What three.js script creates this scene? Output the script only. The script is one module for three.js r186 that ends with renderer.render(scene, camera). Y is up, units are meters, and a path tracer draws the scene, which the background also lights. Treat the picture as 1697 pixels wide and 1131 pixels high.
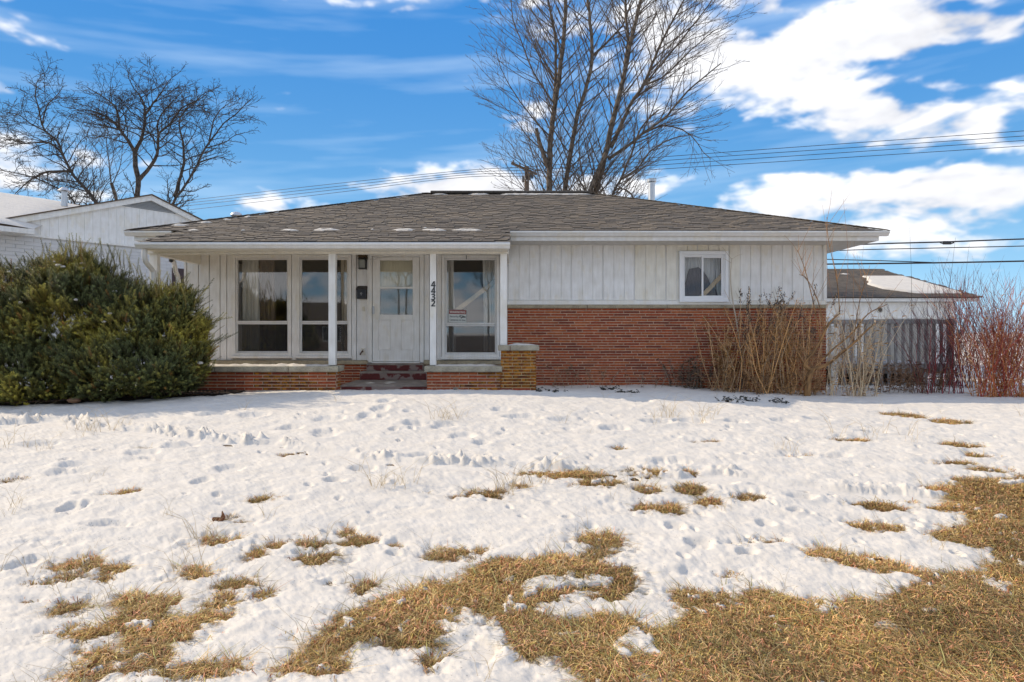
import * as THREE from 'three';
import { mergeGeometries, mergeVertices } from 'three/addons/utils/BufferGeometryUtils.js';
import { RoundedBoxGeometry } from 'three/addons/geometries/RoundedBoxGeometry.js';
import { FontLoader } from 'three/addons/loaders/FontLoader.js';
import { TextGeometry } from 'three/addons/geometries/TextGeometry.js';

// ---------------------------------------------------------------- camera, sky, sun, exposure
const F = 1131, CX = 848.5, HY = 552, EYE = 1.05;           // lens in pixels of a 1697 x 1131 picture, horizon row, eye height
const scene = new THREE.Scene();
const camera = new THREE.PerspectiveCamera(2 * Math.atan(565.5 / F) * 180 / Math.PI, 1697 / 1131, 0.1, 3000);
camera.position.set(0, EYE, 0);
camera.setViewOffset(1697, 1131, 0, 565.5 - HY, 1697, 1131);
camera.updateProjectionMatrix();
const renderer = new THREE.WebGLRenderer({ antialias: true });
renderer.setSize(1024, 682);
renderer.toneMapping = THREE.LinearToneMapping;
renderer.toneMappingExposure = 2.35;
renderer.shadowMap.enabled = true;

const SUN = new THREE.Vector3(-4.06, 2.62, -1.49).normalize();
const sun = new THREE.DirectionalLight(new THREE.Color().setRGB(1, 0.85, 0.64), 2.0);
sun.position.copy(SUN).multiplyScalar(60); sun.target.position.set(0, 0, -10);
sun.position.add(sun.target.position);
sun.castShadow = true; sun.shadow.radius = 1; sun.shadow.mapSize.set(4096, 4096);
Object.assign(sun.shadow.camera, { left: -40, right: 40, top: 40, bottom: -40, near: 1, far: 160 });
scene.add(sun, sun.target);

// ---------------------------------------------------------------- numbers
const rngOf = (a) => () => { a = (a + 0x6d2b79f5) | 0; let t = Math.imul(a ^ (a >>> 15), 1 | a); t = (t + Math.imul(t ^ (t >>> 7), 61 | t)) ^ t; return ((t ^ (t >>> 14)) >>> 0) / 4294967296; };
const V = (x, y, z) => new THREE.Vector3(x, y, z);
const P = (px, py, Z) => V((px - CX) / F * Z, EYE - (py - HY) / F * Z, -Z);
const XW = (px, Z) => (px - CX) / F * Z;
const YW = (py, Z) => EYE - (py - HY) / F * Z;
const clamp = (x, a = 0, b = 1) => Math.min(b, Math.max(a, x));
const ss = (a, b, x) => { const t = clamp((x - a) / (b - a)); return t * t * (3 - 2 * t); };
const lerp = (a, b, t) => a + (b - a) * t;
const PERM = new Uint8Array(1024); { const r = rngOf(7), p = [...Array(256).keys()]; for (let i = 255; i > 0; i--) { const j = Math.floor(r() * (i + 1)); [p[i], p[j]] = [p[j], p[i]]; } for (let i = 0; i < 1024; i++) PERM[i] = p[i & 255]; }
const fade = (t) => t * t * t * (t * (t * 6 - 15) + 10);
function g2(h, x, y) { switch (h & 7) { case 0: return x + y; case 1: return x - y; case 2: return -x + y; case 3: return -x - y; case 4: return 1.41 * x; case 5: return -1.41 * x; case 6: return 1.41 * y; default: return -1.41 * y; } }
function n2(x, y, per = 256) {                                 // gradient noise, period per
  const xf = Math.floor(x), yf = Math.floor(y), u = x - xf, v = y - yf;
  const m = (k) => ((k % per) + per) % per, x0 = m(xf), x1 = m(xf + 1), y0 = m(yf), y1 = m(yf + 1), a = fade(u), b = fade(v);
  const A = PERM[PERM[x0 & 255] + (y0 & 255)], B = PERM[PERM[x1 & 255] + (y0 & 255)], C = PERM[PERM[x0 & 255] + (y1 & 255)], D = PERM[PERM[x1 & 255] + (y1 & 255)];
  return lerp(lerp(g2(A, u, v), g2(B, u - 1, v), a), lerp(g2(C, u, v - 1), g2(D, u - 1, v - 1), a), b);
}
function fbm(x, y, o = 4, per = 256) { let s = 0, a = 0.5; for (let i = 0; i < o; i++) { s += a * n2(x + i * 17.3 * (per === 256 ? 1 : 0), y + i * 9.1 * (per === 256 ? 1 : 0), per); x *= 2; y *= 2; if (per < 256) per *= 2; a *= 0.5; } return s; }
function g3(h, x, y, z) { h &= 15; const u = h < 8 ? x : y, v = h < 4 ? y : h === 12 || h === 14 ? x : z; return (h & 1 ? -u : u) + (h & 2 ? -v : v); }
function n3(x, y, z) {
  const xf = Math.floor(x), yf = Math.floor(y), zf = Math.floor(z); x -= xf; y -= yf; z -= zf;
  const X = xf & 255, Y = yf & 255, Z = zf & 255, u = fade(x), v = fade(y), w = fade(z);
  const A = PERM[X] + Y, AA = PERM[A] + Z, AB = PERM[A + 1] + Z, B = PERM[X + 1] + Y, BA = PERM[B] + Z, BB = PERM[B + 1] + Z;
  return lerp(lerp(lerp(g3(PERM[AA], x, y, z), g3(PERM[BA], x - 1, y, z), u), lerp(g3(PERM[AB], x, y - 1, z), g3(PERM[BB], x - 1, y - 1, z), u), v),
    lerp(lerp(g3(PERM[AA + 1], x, y, z - 1), g3(PERM[BA + 1], x - 1, y, z - 1), u), lerp(g3(PERM[AB + 1], x, y - 1, z - 1), g3(PERM[BB + 1], x - 1, y - 1, z - 1), u), v), w);
}
function fbm3(x, y, z, o) { let s = 0, a = 0.5; for (let i = 0; i < o; i++) { s += a * n3(x, y, z); x = x * 2.03 + 3.1; y = y * 2.03 + 1.7; z = z * 2.03 + 5.3; a *= 0.5; } return s; }

// ---------------------------------------------------------------- sky: blue air and broken cloud
{
  const W = 4096, H = 2048, data = new Float32Array(W * H * 4);
  // cumulus banks and clear stretches: direction (as picture column, row), half width, half height, strength
  const banks = [
    [1370, 70, 210, 78, 0.95], [1500, 40, 190, 60, 0.9], [1300, 125, 120, 40, 0.7], [1680, 50, 80, 50, 0.7], [1470, 185, 190, 30, 0.75], [1600, 225, 190, 32, 0.85], [1700, 140, 70, 36, 0.6],
    [1400, 305, 200, 34, 0.95], [1620, 325, 170, 40, 1.0], [1480, 375, 260, 34, 0.9], [1450, 335, 260, 50, 0.55], [1640, 290, 120, 30, 0.5], [1400, 90, 230, 70, 0.22], [1560, 195, 160, 60, 0.15], [1250, 100, 90, 60, 0.25], [1640, 420, 200, 40, 0.8], [680, 322, 190, 24, 0.95], [820, 318, 130, 40, 1.0], [1010, 300, 130, 34, 0.6], [735, 4, 120, 20, 0.7], [900, 6, 100, 50, 0.55], [1090, 60, 140, 90, 0.75], [1180, 100, 70, 50, 0.6],
    [5, 230, 60, 80, 0.9], [90, 290, 130, 50, 0.7], [20, 35, 50, 16, 0.45], [400, 342, 80, 14, 0.5], [1390, 230, 60, 20, 0.5],
    [1590, 92, 70, 26, -1.1], [1640, 14, 60, 12, -0.6], [1480, 112, 90, 18, -0.9], [1540, 160, 90, 12, -0.8], [1232, 34, 40, 34, -0.8], [1290, 215, 110, 44, -0.7], [1500, 272, 260, 10, -0.5], [1660, 262, 80, 14, -0.5], [1690, 95, 50, 12, -0.5],
    [450, 130, 420, 130, -0.6], [640, 230, 200, 50, -0.5], [300, 60, 260, 60, -0.4], [1200, 262, 60, 24, -0.4]];
  for (let j = H / 2 - 24; j < H; j++) {
    const el = (j + 0.5) / H * Math.PI - Math.PI / 2, sy = Math.sin(el), cy = Math.cos(el);
    for (let i = 0; i < W; i++) {
      const az = (i + 0.5) / W * 2 * Math.PI - Math.PI, x = Math.cos(az) * cy, z = Math.sin(az) * cy, y = sy;
      const e = Math.max(0, el) * 57.3, t = 1 - Math.exp(-e / 13);
      let r = lerp(0.140, 0.0075, t), g = lerp(0.312, 0.092, t), b = lerp(0.420, 0.295, t);
      const k = Math.exp(-e / 4); r = lerp(r, 0.36, k * 0.6); g = lerp(g, 0.46, k * 0.6); b = lerp(b, 0.55, k * 0.6);
      let bias = 0.20;                                         // out of view about half is cloud, added for fill light on the front
      if (z < -0.35) {
        const u = x / -z * F + CX, v = HY - y / -z * F; let q = 0;
        for (const [cx, cv, rx, rv, s] of banks) { const d = ((u - cx) / rx) ** 2 + ((v - cv) / rv) ** 2; if (d < 6) q += s * Math.exp(-d * 1.1); }
        bias = lerp(bias, q - 0.60, ss(-200, 60, u) * ss(1900, 1640, u) * ss(-160, 20, v));
      }
      const wx = n3(x * 9 + 9, y * 22, z * 9) * 0.06 + n3(x * 24, y * 50, z * 24) * 0.018, wy = n3(x * 8, y * 16 + 4, z * 8 + 2) * 0.03;
      const f = fbm3((x + wx) * 6, (y + wy) * 17, (z + wx) * 6, 8), f2 = fbm3(x * 26 + 3, y * 62, z * 26, 4), c = f * 2.35 + f2 * 1.15 + bias;
      let d = ss(-0.30, 0.64, c);
      const ci = clamp(fbm3(x * 3 + y * 2, y * 34 - x * 3, z * 3, 5) * 1.5 + 0.12) * 0.5 * ss(4, 12, e); // thin cirrus
      r = lerp(r, 0.36, ci * 0.8); g = lerp(g, 0.44, ci * 0.8); b = lerp(b, 0.52, ci * 0.8);
      const sh = clamp(0.55 + 1.3 * (f - fbm3((x + wx) * 6 - 0.12, (y + wy + 0.020) * 17, (z + wx) * 6, 4)) + 0.5 * f2), L = lerp(0.35, 0.54, sh);
      r = lerp(r, 0.95 * L, d); g = lerp(g, 0.96 * L, d); b = lerp(b, lerp(1.02, 0.985, sh) * L, d);
      const o = (j * W + i) * 4; data[o] = r; data[o + 1] = g; data[o + 2] = b; data[o + 3] = 1;
    }
  }
  for (let j = 0; j < H / 2 - 24; j++) for (let i = 0; i < W; i++) { const o = (j * W + i) * 4; data[o] = 0.38; data[o + 1] = 0.385; data[o + 2] = 0.39; data[o + 3] = 1; }
  const sky = new THREE.DataTexture(data, W, H, THREE.RGBAFormat, THREE.FloatType);
  sky.mapping = THREE.EquirectangularReflectionMapping; sky.magFilter = sky.minFilter = THREE.LinearFilter; sky.colorSpace = THREE.LinearSRGBColorSpace; sky.needsUpdate = true;
  scene.background = sky; scene.environment = sky;
}

// ---------------------------------------------------------------- building blocks
const ORG = new Map(), USED = new Map();
const numbered = (n) => { const k = USED.get(n) ?? 0; USED.set(n, k + 1); return k ? n + '_' + String(k).padStart(3, '0') : n; };
function thing(name, label, category, pos, group) {
  const o = new THREE.Group(); o.name = numbered(name); o.position.copy(pos); o.userData = { label, category };
  if (group) o.userData.group = group;
  scene.add(o); ORG.set(o, pos.clone()); return o;
}
function part(parent, name, geo, mat, extra) {                 // geo in world metres
  const p = ORG.get(parent), g = Array.isArray(geo) ? merge(geo) : geo; g.translate(-p.x, -p.y, -p.z);
  const m = new THREE.Mesh(g, mat); m.name = name; if (extra) Object.assign(m.userData, extra);
  parent.add(m); ORG.set(m, p); return m;
}
function piece(parent, name, geo, mat, pos, quat, scale) {     // shares geo with its likes
  const p = ORG.get(parent), m = new THREE.Mesh(geo, mat); m.name = name; m.position.copy(pos).sub(p);
  if (quat) m.quaternion.copy(quat); if (scale) m.scale.copy(scale);
  parent.add(m); return m;
}
function solo(name, label, category, geo, mat, group) {
  const g = Array.isArray(geo) ? merge(geo) : geo; g.computeBoundingBox(); const b = g.boundingBox, p = V((b.min.x + b.max.x) / 2, b.min.y, (b.min.z + b.max.z) / 2);
  g.translate(-p.x, -p.y, -p.z); const m = new THREE.Mesh(g, mat); m.name = numbered(name); m.position.copy(p); m.userData = { label, category }; if (group) m.userData.group = group;
  scene.add(m); return m;
}
function structure(name, geo, mat, kind = 'structure') { const m = new THREE.Mesh(Array.isArray(geo) ? merge(geo) : geo, mat); m.name = numbered(name); m.userData = { kind }; scene.add(m); ORG.set(m, V(0, 0, 0)); return m; }
function merge(list) {
  const l = list.map((g) => { const q = g.index ? g.toNonIndexed() : g; for (const k of Object.keys(q.attributes)) if (!['position', 'normal', 'uv', 'color'].includes(k)) q.deleteAttribute(k); return q; });
  const anyCol = l.some((g) => g.attributes.color);
  if (anyCol) for (const g of l) if (!g.attributes.color) g.setAttribute('color', new THREE.BufferAttribute(new Float32Array(g.attributes.position.count * 3).fill(1), 3));
  return mergeGeometries(l);
}
function uvMetres(g, ox = 0, oy = 0) {                         // planar uv in metres by the way each face points
  const p = g.attributes.position, n = g.attributes.normal, uv = new Float32Array(p.count * 2);
  for (let i = 0; i < p.count; i++) {
    const ax = Math.abs(n.getX(i)), ay = Math.abs(n.getY(i)), az = Math.abs(n.getZ(i)), x = p.getX(i), y = p.getY(i), z = p.getZ(i);
    if (ay > ax && ay > az) { uv[2 * i] = x + ox; uv[2 * i + 1] = z + oy; } else if (ax > az) { uv[2 * i] = z + ox; uv[2 * i + 1] = y + oy; } else { uv[2 * i] = x + ox; uv[2 * i + 1] = y + oy; }
  }
  g.setAttribute('uv', new THREE.BufferAttribute(uv, 2)); return g;
}
const B = (x0, x1, y0, y1, zn, zf) => { const g = new THREE.BoxGeometry(x1 - x0, y1 - y0, zf - zn); g.translate((x0 + x1) / 2, (y0 + y1) / 2, -(zn + zf) / 2); return uvMetres(g); };   // zn, zf: metres in front of the camera
const RB = (x0, x1, y0, y1, zn, zf, r = 0.006) => { const g = new RoundedBoxGeometry(x1 - x0, y1 - y0, zf - zn, 1, r); g.translate((x0 + x1) / 2, (y0 + y1) / 2, -(zn + zf) / 2); return uvMetres(g); };
const tint = (g, r, gg, b) => { const n = g.attributes.position.count, c = new Float32Array(n * 3); for (let i = 0; i < n; i++) { c[3 * i] = r; c[3 * i + 1] = gg; c[3 * i + 2] = b; } g.setAttribute('color', new THREE.BufferAttribute(c, 3)); return g; };
function poly(verts, faces) {                                  // flat-faced solid
  const pos = []; for (const f of faces) for (let k = 1; k + 1 < f.length; k++) for (const i of [f[0], f[k], f[k + 1]]) pos.push(...verts[i]);
  const g = new THREE.BufferGeometry(); g.setAttribute('position', new THREE.Float32BufferAttribute(pos, 3)); g.computeVertexNormals(); return uvMetres(g);
}
function prism(profile, x0, x1) {                              // profile [[Z, y], ...] run along x, Z in front of the camera
  const n = profile.length, v = []; for (const x of [x0, x1]) for (const [Z, y] of profile) v.push([x, y, -Z]);
  let area = 0; for (let i = 0; i < n; i++) { const [a, b] = profile[i], [c, d] = profile[(i + 1) % n]; area += a * d - c * b; }
  const f = []; for (let i = 0; i < n; i++) { const j = (i + 1) % n; f.push([i, j, n + j, n + i]); }
  const cap0 = [...Array(n).keys()].reverse(), cap1 = [...Array(n).keys()].map((i) => n + i), all = [...f, cap0, cap1];
  // fan caps need convex profiles
  return poly(v, area < 0 ? all.map((q) => [...q].reverse()) : all);
}
class Tubes {                                                  // many tapered tubes into one geometry
  constructor() { this.p = []; this.n = []; this.u = []; this.i = []; this.c = []; this.col = null; }
  tube(pts, rad, sides = 5) {
    const base = this.p.length / 3, T = V(), A = V(), Bv = V(), N = pts.length; let len = 0, ref = V(0.31, 0.17, 0.93);
    for (let k = 0; k < N; k++) {
      T.subVectors(pts[Math.min(N - 1, k + 1)], pts[Math.max(0, k - 1)]).normalize();
      if (Math.abs(T.dot(ref)) > 0.95) ref = V(0.9, 0.2, 0.1);
      A.crossVectors(T, ref).normalize(); Bv.crossVectors(T, A); ref = A.clone().cross(T).normalize();
      if (k) len += pts[k].distanceTo(pts[k - 1]);
      const r = typeof rad === 'function' ? rad(k / (N - 1)) : lerp(rad[0], rad[1], k / (N - 1));
      for (let s = 0; s <= sides; s++) {
        const a = s / sides * 2 * Math.PI, ca = Math.cos(a), sa = Math.sin(a), nx = A.x * ca + Bv.x * sa, ny = A.y * ca + Bv.y * sa, nz = A.z * ca + Bv.z * sa;
        this.p.push(pts[k].x + nx * r, pts[k].y + ny * r, pts[k].z + nz * r); this.n.push(nx, ny, nz); this.u.push(s / sides * Math.max(0.05, r * 6), len);
        if (this.col) this.c.push(...this.col);
      }
    }
    const w = sides + 1;
    for (let k = 0; k + 1 < N; k++) for (let s = 0; s < sides; s++) { const a = base + k * w + s; this.i.push(a, a + 1, a + w, a + 1, a + w + 1, a + w); }
    const cap = this.p.length / 3, e = pts[N - 1]; this.p.push(e.x, e.y, e.z); this.n.push(T.x, T.y, T.z); this.u.push(0, len); if (this.col) this.c.push(...this.col);
    for (let s = 0; s < sides; s++) this.i.push(base + (N - 1) * w + s, base + (N - 1) * w + s + 1, cap);
    return this;
  }
  quad(a, b, c, d) {
    const base = this.p.length / 3, n = V().subVectors(b, a).cross(V().subVectors(d, a)).normalize();
    for (const q of [a, b, c, d]) { this.p.push(q.x, q.y, q.z); this.n.push(n.x, n.y, n.z); this.u.push(q.x + q.z, q.y); if (this.col) this.c.push(...this.col); }
    this.i.push(base, base + 1, base + 2, base, base + 2, base + 3);
  }
  get empty() { return !this.p.length; }
  geo() {
    const g = new THREE.BufferGeometry(); g.setAttribute('position', new THREE.Float32BufferAttribute(this.p, 3)); g.setAttribute('normal', new THREE.Float32BufferAttribute(this.n, 3)); g.setAttribute('uv', new THREE.Float32BufferAttribute(this.u, 2));
    if (this.c.length) g.setAttribute('color', new THREE.Float32BufferAttribute(this.c, 3)); g.setIndex(this.i); return g;
  }
}

// ---------------------------------------------------------------- materials
function tex(w, h, fn, srgb = true, repeat = 1) {
  const d = new Uint8Array(w * h * 4);
  for (let j = 0; j < h; j++) for (let i = 0; i < w; i++) { const c = fn(i / w, j / h), o = (j * w + i) * 4; for (let k = 0; k < 3; k++) d[o + k] = clamp(Array.isArray(c) ? c[k] : c) * 255; d[o + 3] = 255; }
  const t = new THREE.DataTexture(d, w, h); t.wrapS = t.wrapT = THREE.RepeatWrapping; t.magFilter = THREE.LinearFilter; t.minFilter = THREE.LinearMipmapLinearFilter; t.generateMipmaps = true;
  if (srgb) t.colorSpace = THREE.SRGBColorSpace; t.repeat.set(repeat, repeat); t.needsUpdate = true; return t;
}
const hashR = rngOf(99);
const speck = (() => { const a = new Float32Array(256 * 256); for (let i = 0; i < a.length; i++) a[i] = hashR(); return (u, v) => a[(Math.floor(v * 256) & 255) * 256 + (Math.floor(u * 256) & 255)]; })();
const TX = {
  paint: tex(512, 512, (u, v) => { const s = fbm(u * 24, v * 3, 4, 3) , d = fbm(u * 6, v * 6, 5, 6); const q = ss(0.12, 0.34, fbm(u * 5, v * 2 + 3, 5, 5)); return [0.968 + 0.05 * s + 0.05 * d - 0.015 * q, 0.964 + 0.055 * s + 0.055 * d - 0.025 * q, 0.955 + 0.06 * s + 0.065 * d - 0.05 * q]; }, true, 0.8),
  brick: tex(256, 256, (u, v) => { const a = fbm(u * 8, v * 8, 5, 8), s = speck(u, v); return 0.80 + 0.28 * a + 0.12 * s - (s > 0.97 ? 0.3 : 0); }, true, 2.2),
  lichen: tex(256, 256, (u, v) => { const a = fbm(u * 6, v * 6, 5, 6), b = fbm(u * 12 , v * 12, 4, 12), s = speck(u, v), k = ss(-0.24, 0.1, a), q = ss(0.15, 0.35, b);
    const m = [lerp(0.52, 0.72, k) , lerp(0.26, 0.45, k), lerp(0.13, 0.12, k)]; return m.map((c, n) => lerp(c, [0.36, 0.27, 0.12][n], q) * (0.85 + 0.2 * s)); }, true, 2.0),
  stone: tex(512, 512, (u, v) => { const a = fbm(u * 5, v * 5, 6, 5), s = speck(u, v), s2 = speck(v * 0.5, u * 0.5), pit = fbm(u * 40, v * 40, 2, 40) > 0.22 ? 0.16 : 0; return [0.86 + 0.22 * a + 0.08 * s - pit, 0.84 + 0.22 * a + 0.08 * s - pit, 0.79 + 0.2 * a + 0.08 * s2 - pit]; }, true, 1.4),
  shingle: tex(512, 512, (u, v) => { const s = speck(u * 2, v * 2), q = speck(v, u), a = fbm(u * 9, v * 9, 4, 9); return [0.72 + 0.2 * a + 0.28 * s, 0.72 + 0.2 * a + 0.26 * s + 0.03 * q, 0.72 + 0.2 * a + 0.24 * s + 0.05 * q]; }, true, 1.6),
  wood: tex(256, 512, (u, v) => { const a = fbm(u * 40, v * 3, 4, 3), s = speck(u, v * 0.2), d = fbm(u * 4, v * 4, 3, 4); return 0.80 + 0.34 * a + 0.12 * s + 0.14 * d; }, true, 1.0),
  bark: tex(256, 512, (u, v) => { const a = fbm(u * 16, v * 4, 5, 4), r = Math.abs(n2(u * 12, v * 3, 3)); return 0.62 + 0.45 * a + 0.35 * Math.min(1, r * 3) + 0.08 * speck(u, v); }, true, 1.0),
  concrete: tex(512, 512, (u, v) => { const a = fbm(u * 5, v * 5, 6, 5), s = speck(u, v); return [0.82 + 0.25 * a + 0.12 * s, 0.80 + 0.25 * a + 0.12 * s, 0.77 + 0.25 * a + 0.12 * s]; }, true, 1.2),
  redpaint: tex(512, 512, (u, v) => { const a = fbm(u * 4, v * 4, 6, 4), s = speck(u, v), k = ss(-0.10, 0.03, a + 0.06 * (s - 0.5)); return [lerp(0.50, 0.33, k) + 0.06 * s, lerp(0.45, 0.085, k) + 0.05 * s, lerp(0.42, 0.075, k) + 0.04 * s]; }, true, 0.9),
  soil: tex(512, 512, (u, v) => { const a = fbm(u * 10, v * 10, 6, 10), s = speck(u * 2, v * 2), b = fbm(u * 30, v * 30, 3, 30), k = ss(-0.2, 0.25, b); return [lerp(0.22, 0.56, k) * (0.8 + 0.35 * s) + 0.15 * a, lerp(0.17, 0.43, k) * (0.8 + 0.35 * s) + 0.13 * a, lerp(0.09, 0.22, k) * (0.8 + 0.3 * s) + 0.08 * a]; }, true, 1.1),
  grainB: tex(512, 512, (u, v) => 0.5 + 0.55 * fbm(u * 24, v * 24, 5, 24) + 0.16 * (speck(u * 2, v * 2) - 0.5), false, 1.0),
  snowB: tex(1024, 1024, (u, v) => 0.5 + 0.5 * fbm(u * 14, v * 14, 6, 14) + 0.10 * (speck(u * 4, v * 4) - 0.5), false, 0.9),
  snow: tex(512, 512, (u, v) => { const a = fbm(u * 7, v * 7, 5, 7), s = speck(u * 2, v * 2), d = speck(v, u) > 0.992 && fbm(u * 5, v * 5, 3, 5) > 0.02 ? 0.25 : 0; return [0.955 + 0.05 * a + 0.03 * s - d, 0.945 + 0.05 * a + 0.03 * s - d, 0.93 + 0.05 * a + 0.03 * s - d]; }, true, 0.7),
};
function M(rgb, rough = 0.8, o = {}) { const m = new THREE.MeshPhysicalMaterial({ roughness: rough, ...o }); m.color.setRGB(...rgb); return m; }
const MAT = {
  white: M([0.90, 0.89, 0.87], 0.55, { map: TX.paint, bumpMap: TX.grainB, bumpScale: 0.0006 }),
  aged: M([0.87, 0.835, 0.745], 0.6, { map: TX.paint, bumpMap: TX.grainB, bumpScale: 0.0006 }),
  trim: M([0.88, 0.865, 0.83], 0.42, { map: TX.paint }),
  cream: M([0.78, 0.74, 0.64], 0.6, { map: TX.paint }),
  gutter: M([0.80, 0.79, 0.77], 0.35, { map: TX.paint }),
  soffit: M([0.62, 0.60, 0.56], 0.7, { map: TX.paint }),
  vinyl: M([0.84, 0.84, 0.84], 0.35),
  groove: M([0.80, 0.78, 0.75], 0.8),
  mortar: M([0.64, 0.48, 0.38], 0.95, { map: TX.stone, bumpMap: TX.grainB, bumpScale: 0.002 }),
  limestone: M([0.46, 0.41, 0.32], 0.9, { map: TX.stone, bumpMap: TX.grainB, bumpScale: 0.002 }),
  cap: M([0.50, 0.47, 0.40], 0.95, { map: TX.stone, bumpMap: TX.grainB, bumpScale: 0.004 }),
  snow: M([0.70, 0.665, 0.615], 0.85, { map: TX.snow, bumpMap: TX.snowB, bumpScale: 0.010 }),
  dark: M([0.03, 0.03, 0.032], 0.5), black: M([0.02, 0.02, 0.022], 0.35),
  metal: M([0.55, 0.56, 0.57], 0.38, { metalness: 0.85, bumpMap: TX.grainB, bumpScale: 0.0008 }),
  roofbase: M([0.16, 0.135, 0.112], 0.95, { map: TX.shingle, bumpMap: TX.grainB, bumpScale: 0.004 }),
  glass: M([1, 1, 1], 0.02, { transmission: 1, thickness: 0, ior: 1.75 }),
  glassSmall: M([1, 1, 1], 0.02, { transmission: 1, thickness: 0, ior: 1.38 }), screen: M([0.05, 0.05, 0.05], 0.9, { transparent: true, opacity: 0.42 }),
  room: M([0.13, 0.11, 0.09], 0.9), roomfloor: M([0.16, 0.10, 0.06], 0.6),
  greywood: M([0.40, 0.375, 0.35], 0.9, { map: TX.wood, bumpMap: TX.grainB, bumpScale: 0.002 }),
  concrete: M([0.34, 0.30, 0.27], 0.95, { map: TX.concrete, bumpMap: TX.grainB, bumpScale: 0.003 }),
  redpaint: M([0.95, 0.9, 0.9], 0.7, { map: TX.redpaint, bumpMap: TX.grainB, bumpScale: 0.003 }),
  plank: M([0.55, 0.42, 0.25], 0.75, { map: TX.wood }),
  bark: M([0.20, 0.155, 0.115], 0.95, { map: TX.bark, bumpMap: TX.bark, bumpScale: 0.012 }),
  barkdark: M([0.095, 0.078, 0.064], 0.95, { map: TX.bark, bumpMap: TX.bark, bumpScale: 0.012 }),
  twig: M([0.13, 0.10, 0.078], 0.9), twigdark: M([0.055, 0.046, 0.04], 0.9),
  cloth: M([0.62, 0.60, 0.55], 0.9, { side: THREE.DoubleSide }),
};
const BRICKS = [[0.44, 0.080, 0.020], [0.48, 0.096, 0.024], [0.37, 0.064, 0.018], [0.44, 0.110, 0.036], [0.26, 0.048, 0.018], [0.52, 0.130, 0.036]].map((c) => M(c, 0.8, { map: TX.brick, bumpMap: TX.grainB, bumpScale: 0.0015 }));
const LICHEN = [M([0.80, 0.82, 0.7], 0.95, { map: TX.lichen, bumpMap: TX.grainB, bumpScale: 0.003 }), M([1.0, 1.02, 0.8], 0.95, { map: TX.lichen, bumpMap: TX.grainB, bumpScale: 0.003 }), M([0.6, 0.58, 0.62], 0.95, { map: TX.lichen, bumpMap: TX.grainB, bumpScale: 0.003 })];
const SHC = [[0.170, 0.136, 0.105], [0.195, 0.154, 0.116], [0.14, 0.115, 0.092], [0.18, 0.148, 0.118], [0.22, 0.172, 0.124], [0.125, 0.104, 0.086]];
const SHINGLE = SHC.map((c) => M(c, 0.97, { map: TX.shingle, bumpMap: TX.grainB, bumpScale: 0.002 }));
const SHINGLEV = M([1, 1, 1], 0.97, { map: TX.shingle, vertexColors: true, bumpMap: TX.grainB, bumpScale: 0.002 });
// ---------------------------------------------------------------- the lie of the land
function land(x, Z) {
  let y = -0.52 + 0.52 * ss(2.2, 10.2, Z) - (Z < 2.2 ? 0.025 * Math.min(6, 2.2 - Z) : 0);
  y += 0.15 * Math.exp(-(((x + 1.2) / 3.6) ** 2)) * Math.exp(-(((Z - 9.7) / 1.7) ** 2));
  y -= 0.10 * ss(2.2, 5.5, x) * ss(6, 10, Z) * ss(60, 20, Z);
  y -= 0.22 * ss(8, 11, x) * ss(14, 21, Z);
  y += 0.4 * ss(-9, -13, x) * ss(11, 17, Z);
  y += 0.030 * fbm(x * 0.55 + 3, Z * 0.55, 3) * ss(30, 10, Z);
  return y;
}
function onLand(px, py) {                                      // where the sight line through that picture point meets the land
  const sx = (px - CX) / F, sy = (py - HY) / F; let Z = 1.2;
  for (let k = 0; k < 4000; k++) { const st = 0.004 * Z; if (EYE - sy * (Z + st) <= land(sx * (Z + st), Z + st)) break; Z += st; if (Z > 40) break; }
  return [sx * Z, Z];
}
// bare patches of lawn: picture centre, half width, half height; and outlines of the large ones
const BARE = [[1497, 692, 32, 5], [1575, 702, 36, 4], [1598, 741, 26, 4], [1617, 757, 20, 3], [1636, 781, 26, 4], [1590, 770, 20, 2],
  [1113, 845, 24, 6], [1143, 812, 20, 6], [1137, 788, 16, 4], [1184, 836, 20, 6], [1462, 844, 36, 8], [1456, 877, 38, 7], [1208, 959, 16, 7], [1236, 827, 20, 5],
  [945, 788, 68, 4], [986, 803, 36, 5], [1076, 783, 34, 4], [1078, 814, 20, 4], [782, 822, 44, 6], [1096, 847, 44, 6], [995, 900, 38, 9], [985, 921, 28, 8], [866, 809, 14, 4],
  [574, 887, 15, 7], [603, 903, 22, 7], [750, 922, 40, 9], [648, 910, 16, 5], [443, 828, 14, 4], [390, 863, 26, 5], [346, 903, 28, 8], [436, 914, 24, 12], [526, 906, 34, 8], [522, 930, 34, 9],
  [314, 956, 32, 8], [130, 942, 32, 9], [190, 948, 22, 8], [120, 961, 28, 6], [168, 966, 14, 7], [78, 975, 20, 7], [128, 1012, 18, 9], [366, 1000, 26, 15], [350, 1027, 36, 11], [344, 1058, 16, 10],
  [298, 1052, 22, 14], [118, 1058, 28, 9], [148, 1126, 32, 12], [172, 1098, 32, 14], [482, 1104, 14, 14], [540, 1113, 20, 9], [545, 972, 18, 9], [40, 1008, 16, 8], [402, 975, 26, 9], [425, 998, 12, 8],
  [245, 1110, 34, 16], [212, 1030, 30, 22], [880, 1050, 36, 30], [330, 1120, 30, 8], [700, 1106, 16, 6], [795, 968, 30, 10], [20, 800, 14, 3], [235, 745, 14, 2.5], [205, 820, 12, 3], [90, 905, 14, 4], [610, 980, 14, 5], [1260, 905, 14, 3], [1330, 760, 18, 2.5], [1180, 735, 22, 2.5], [1410, 733, 26, 2.5], [480, 755, 16, 2.5], [1020, 745, 14, 2]];
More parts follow.
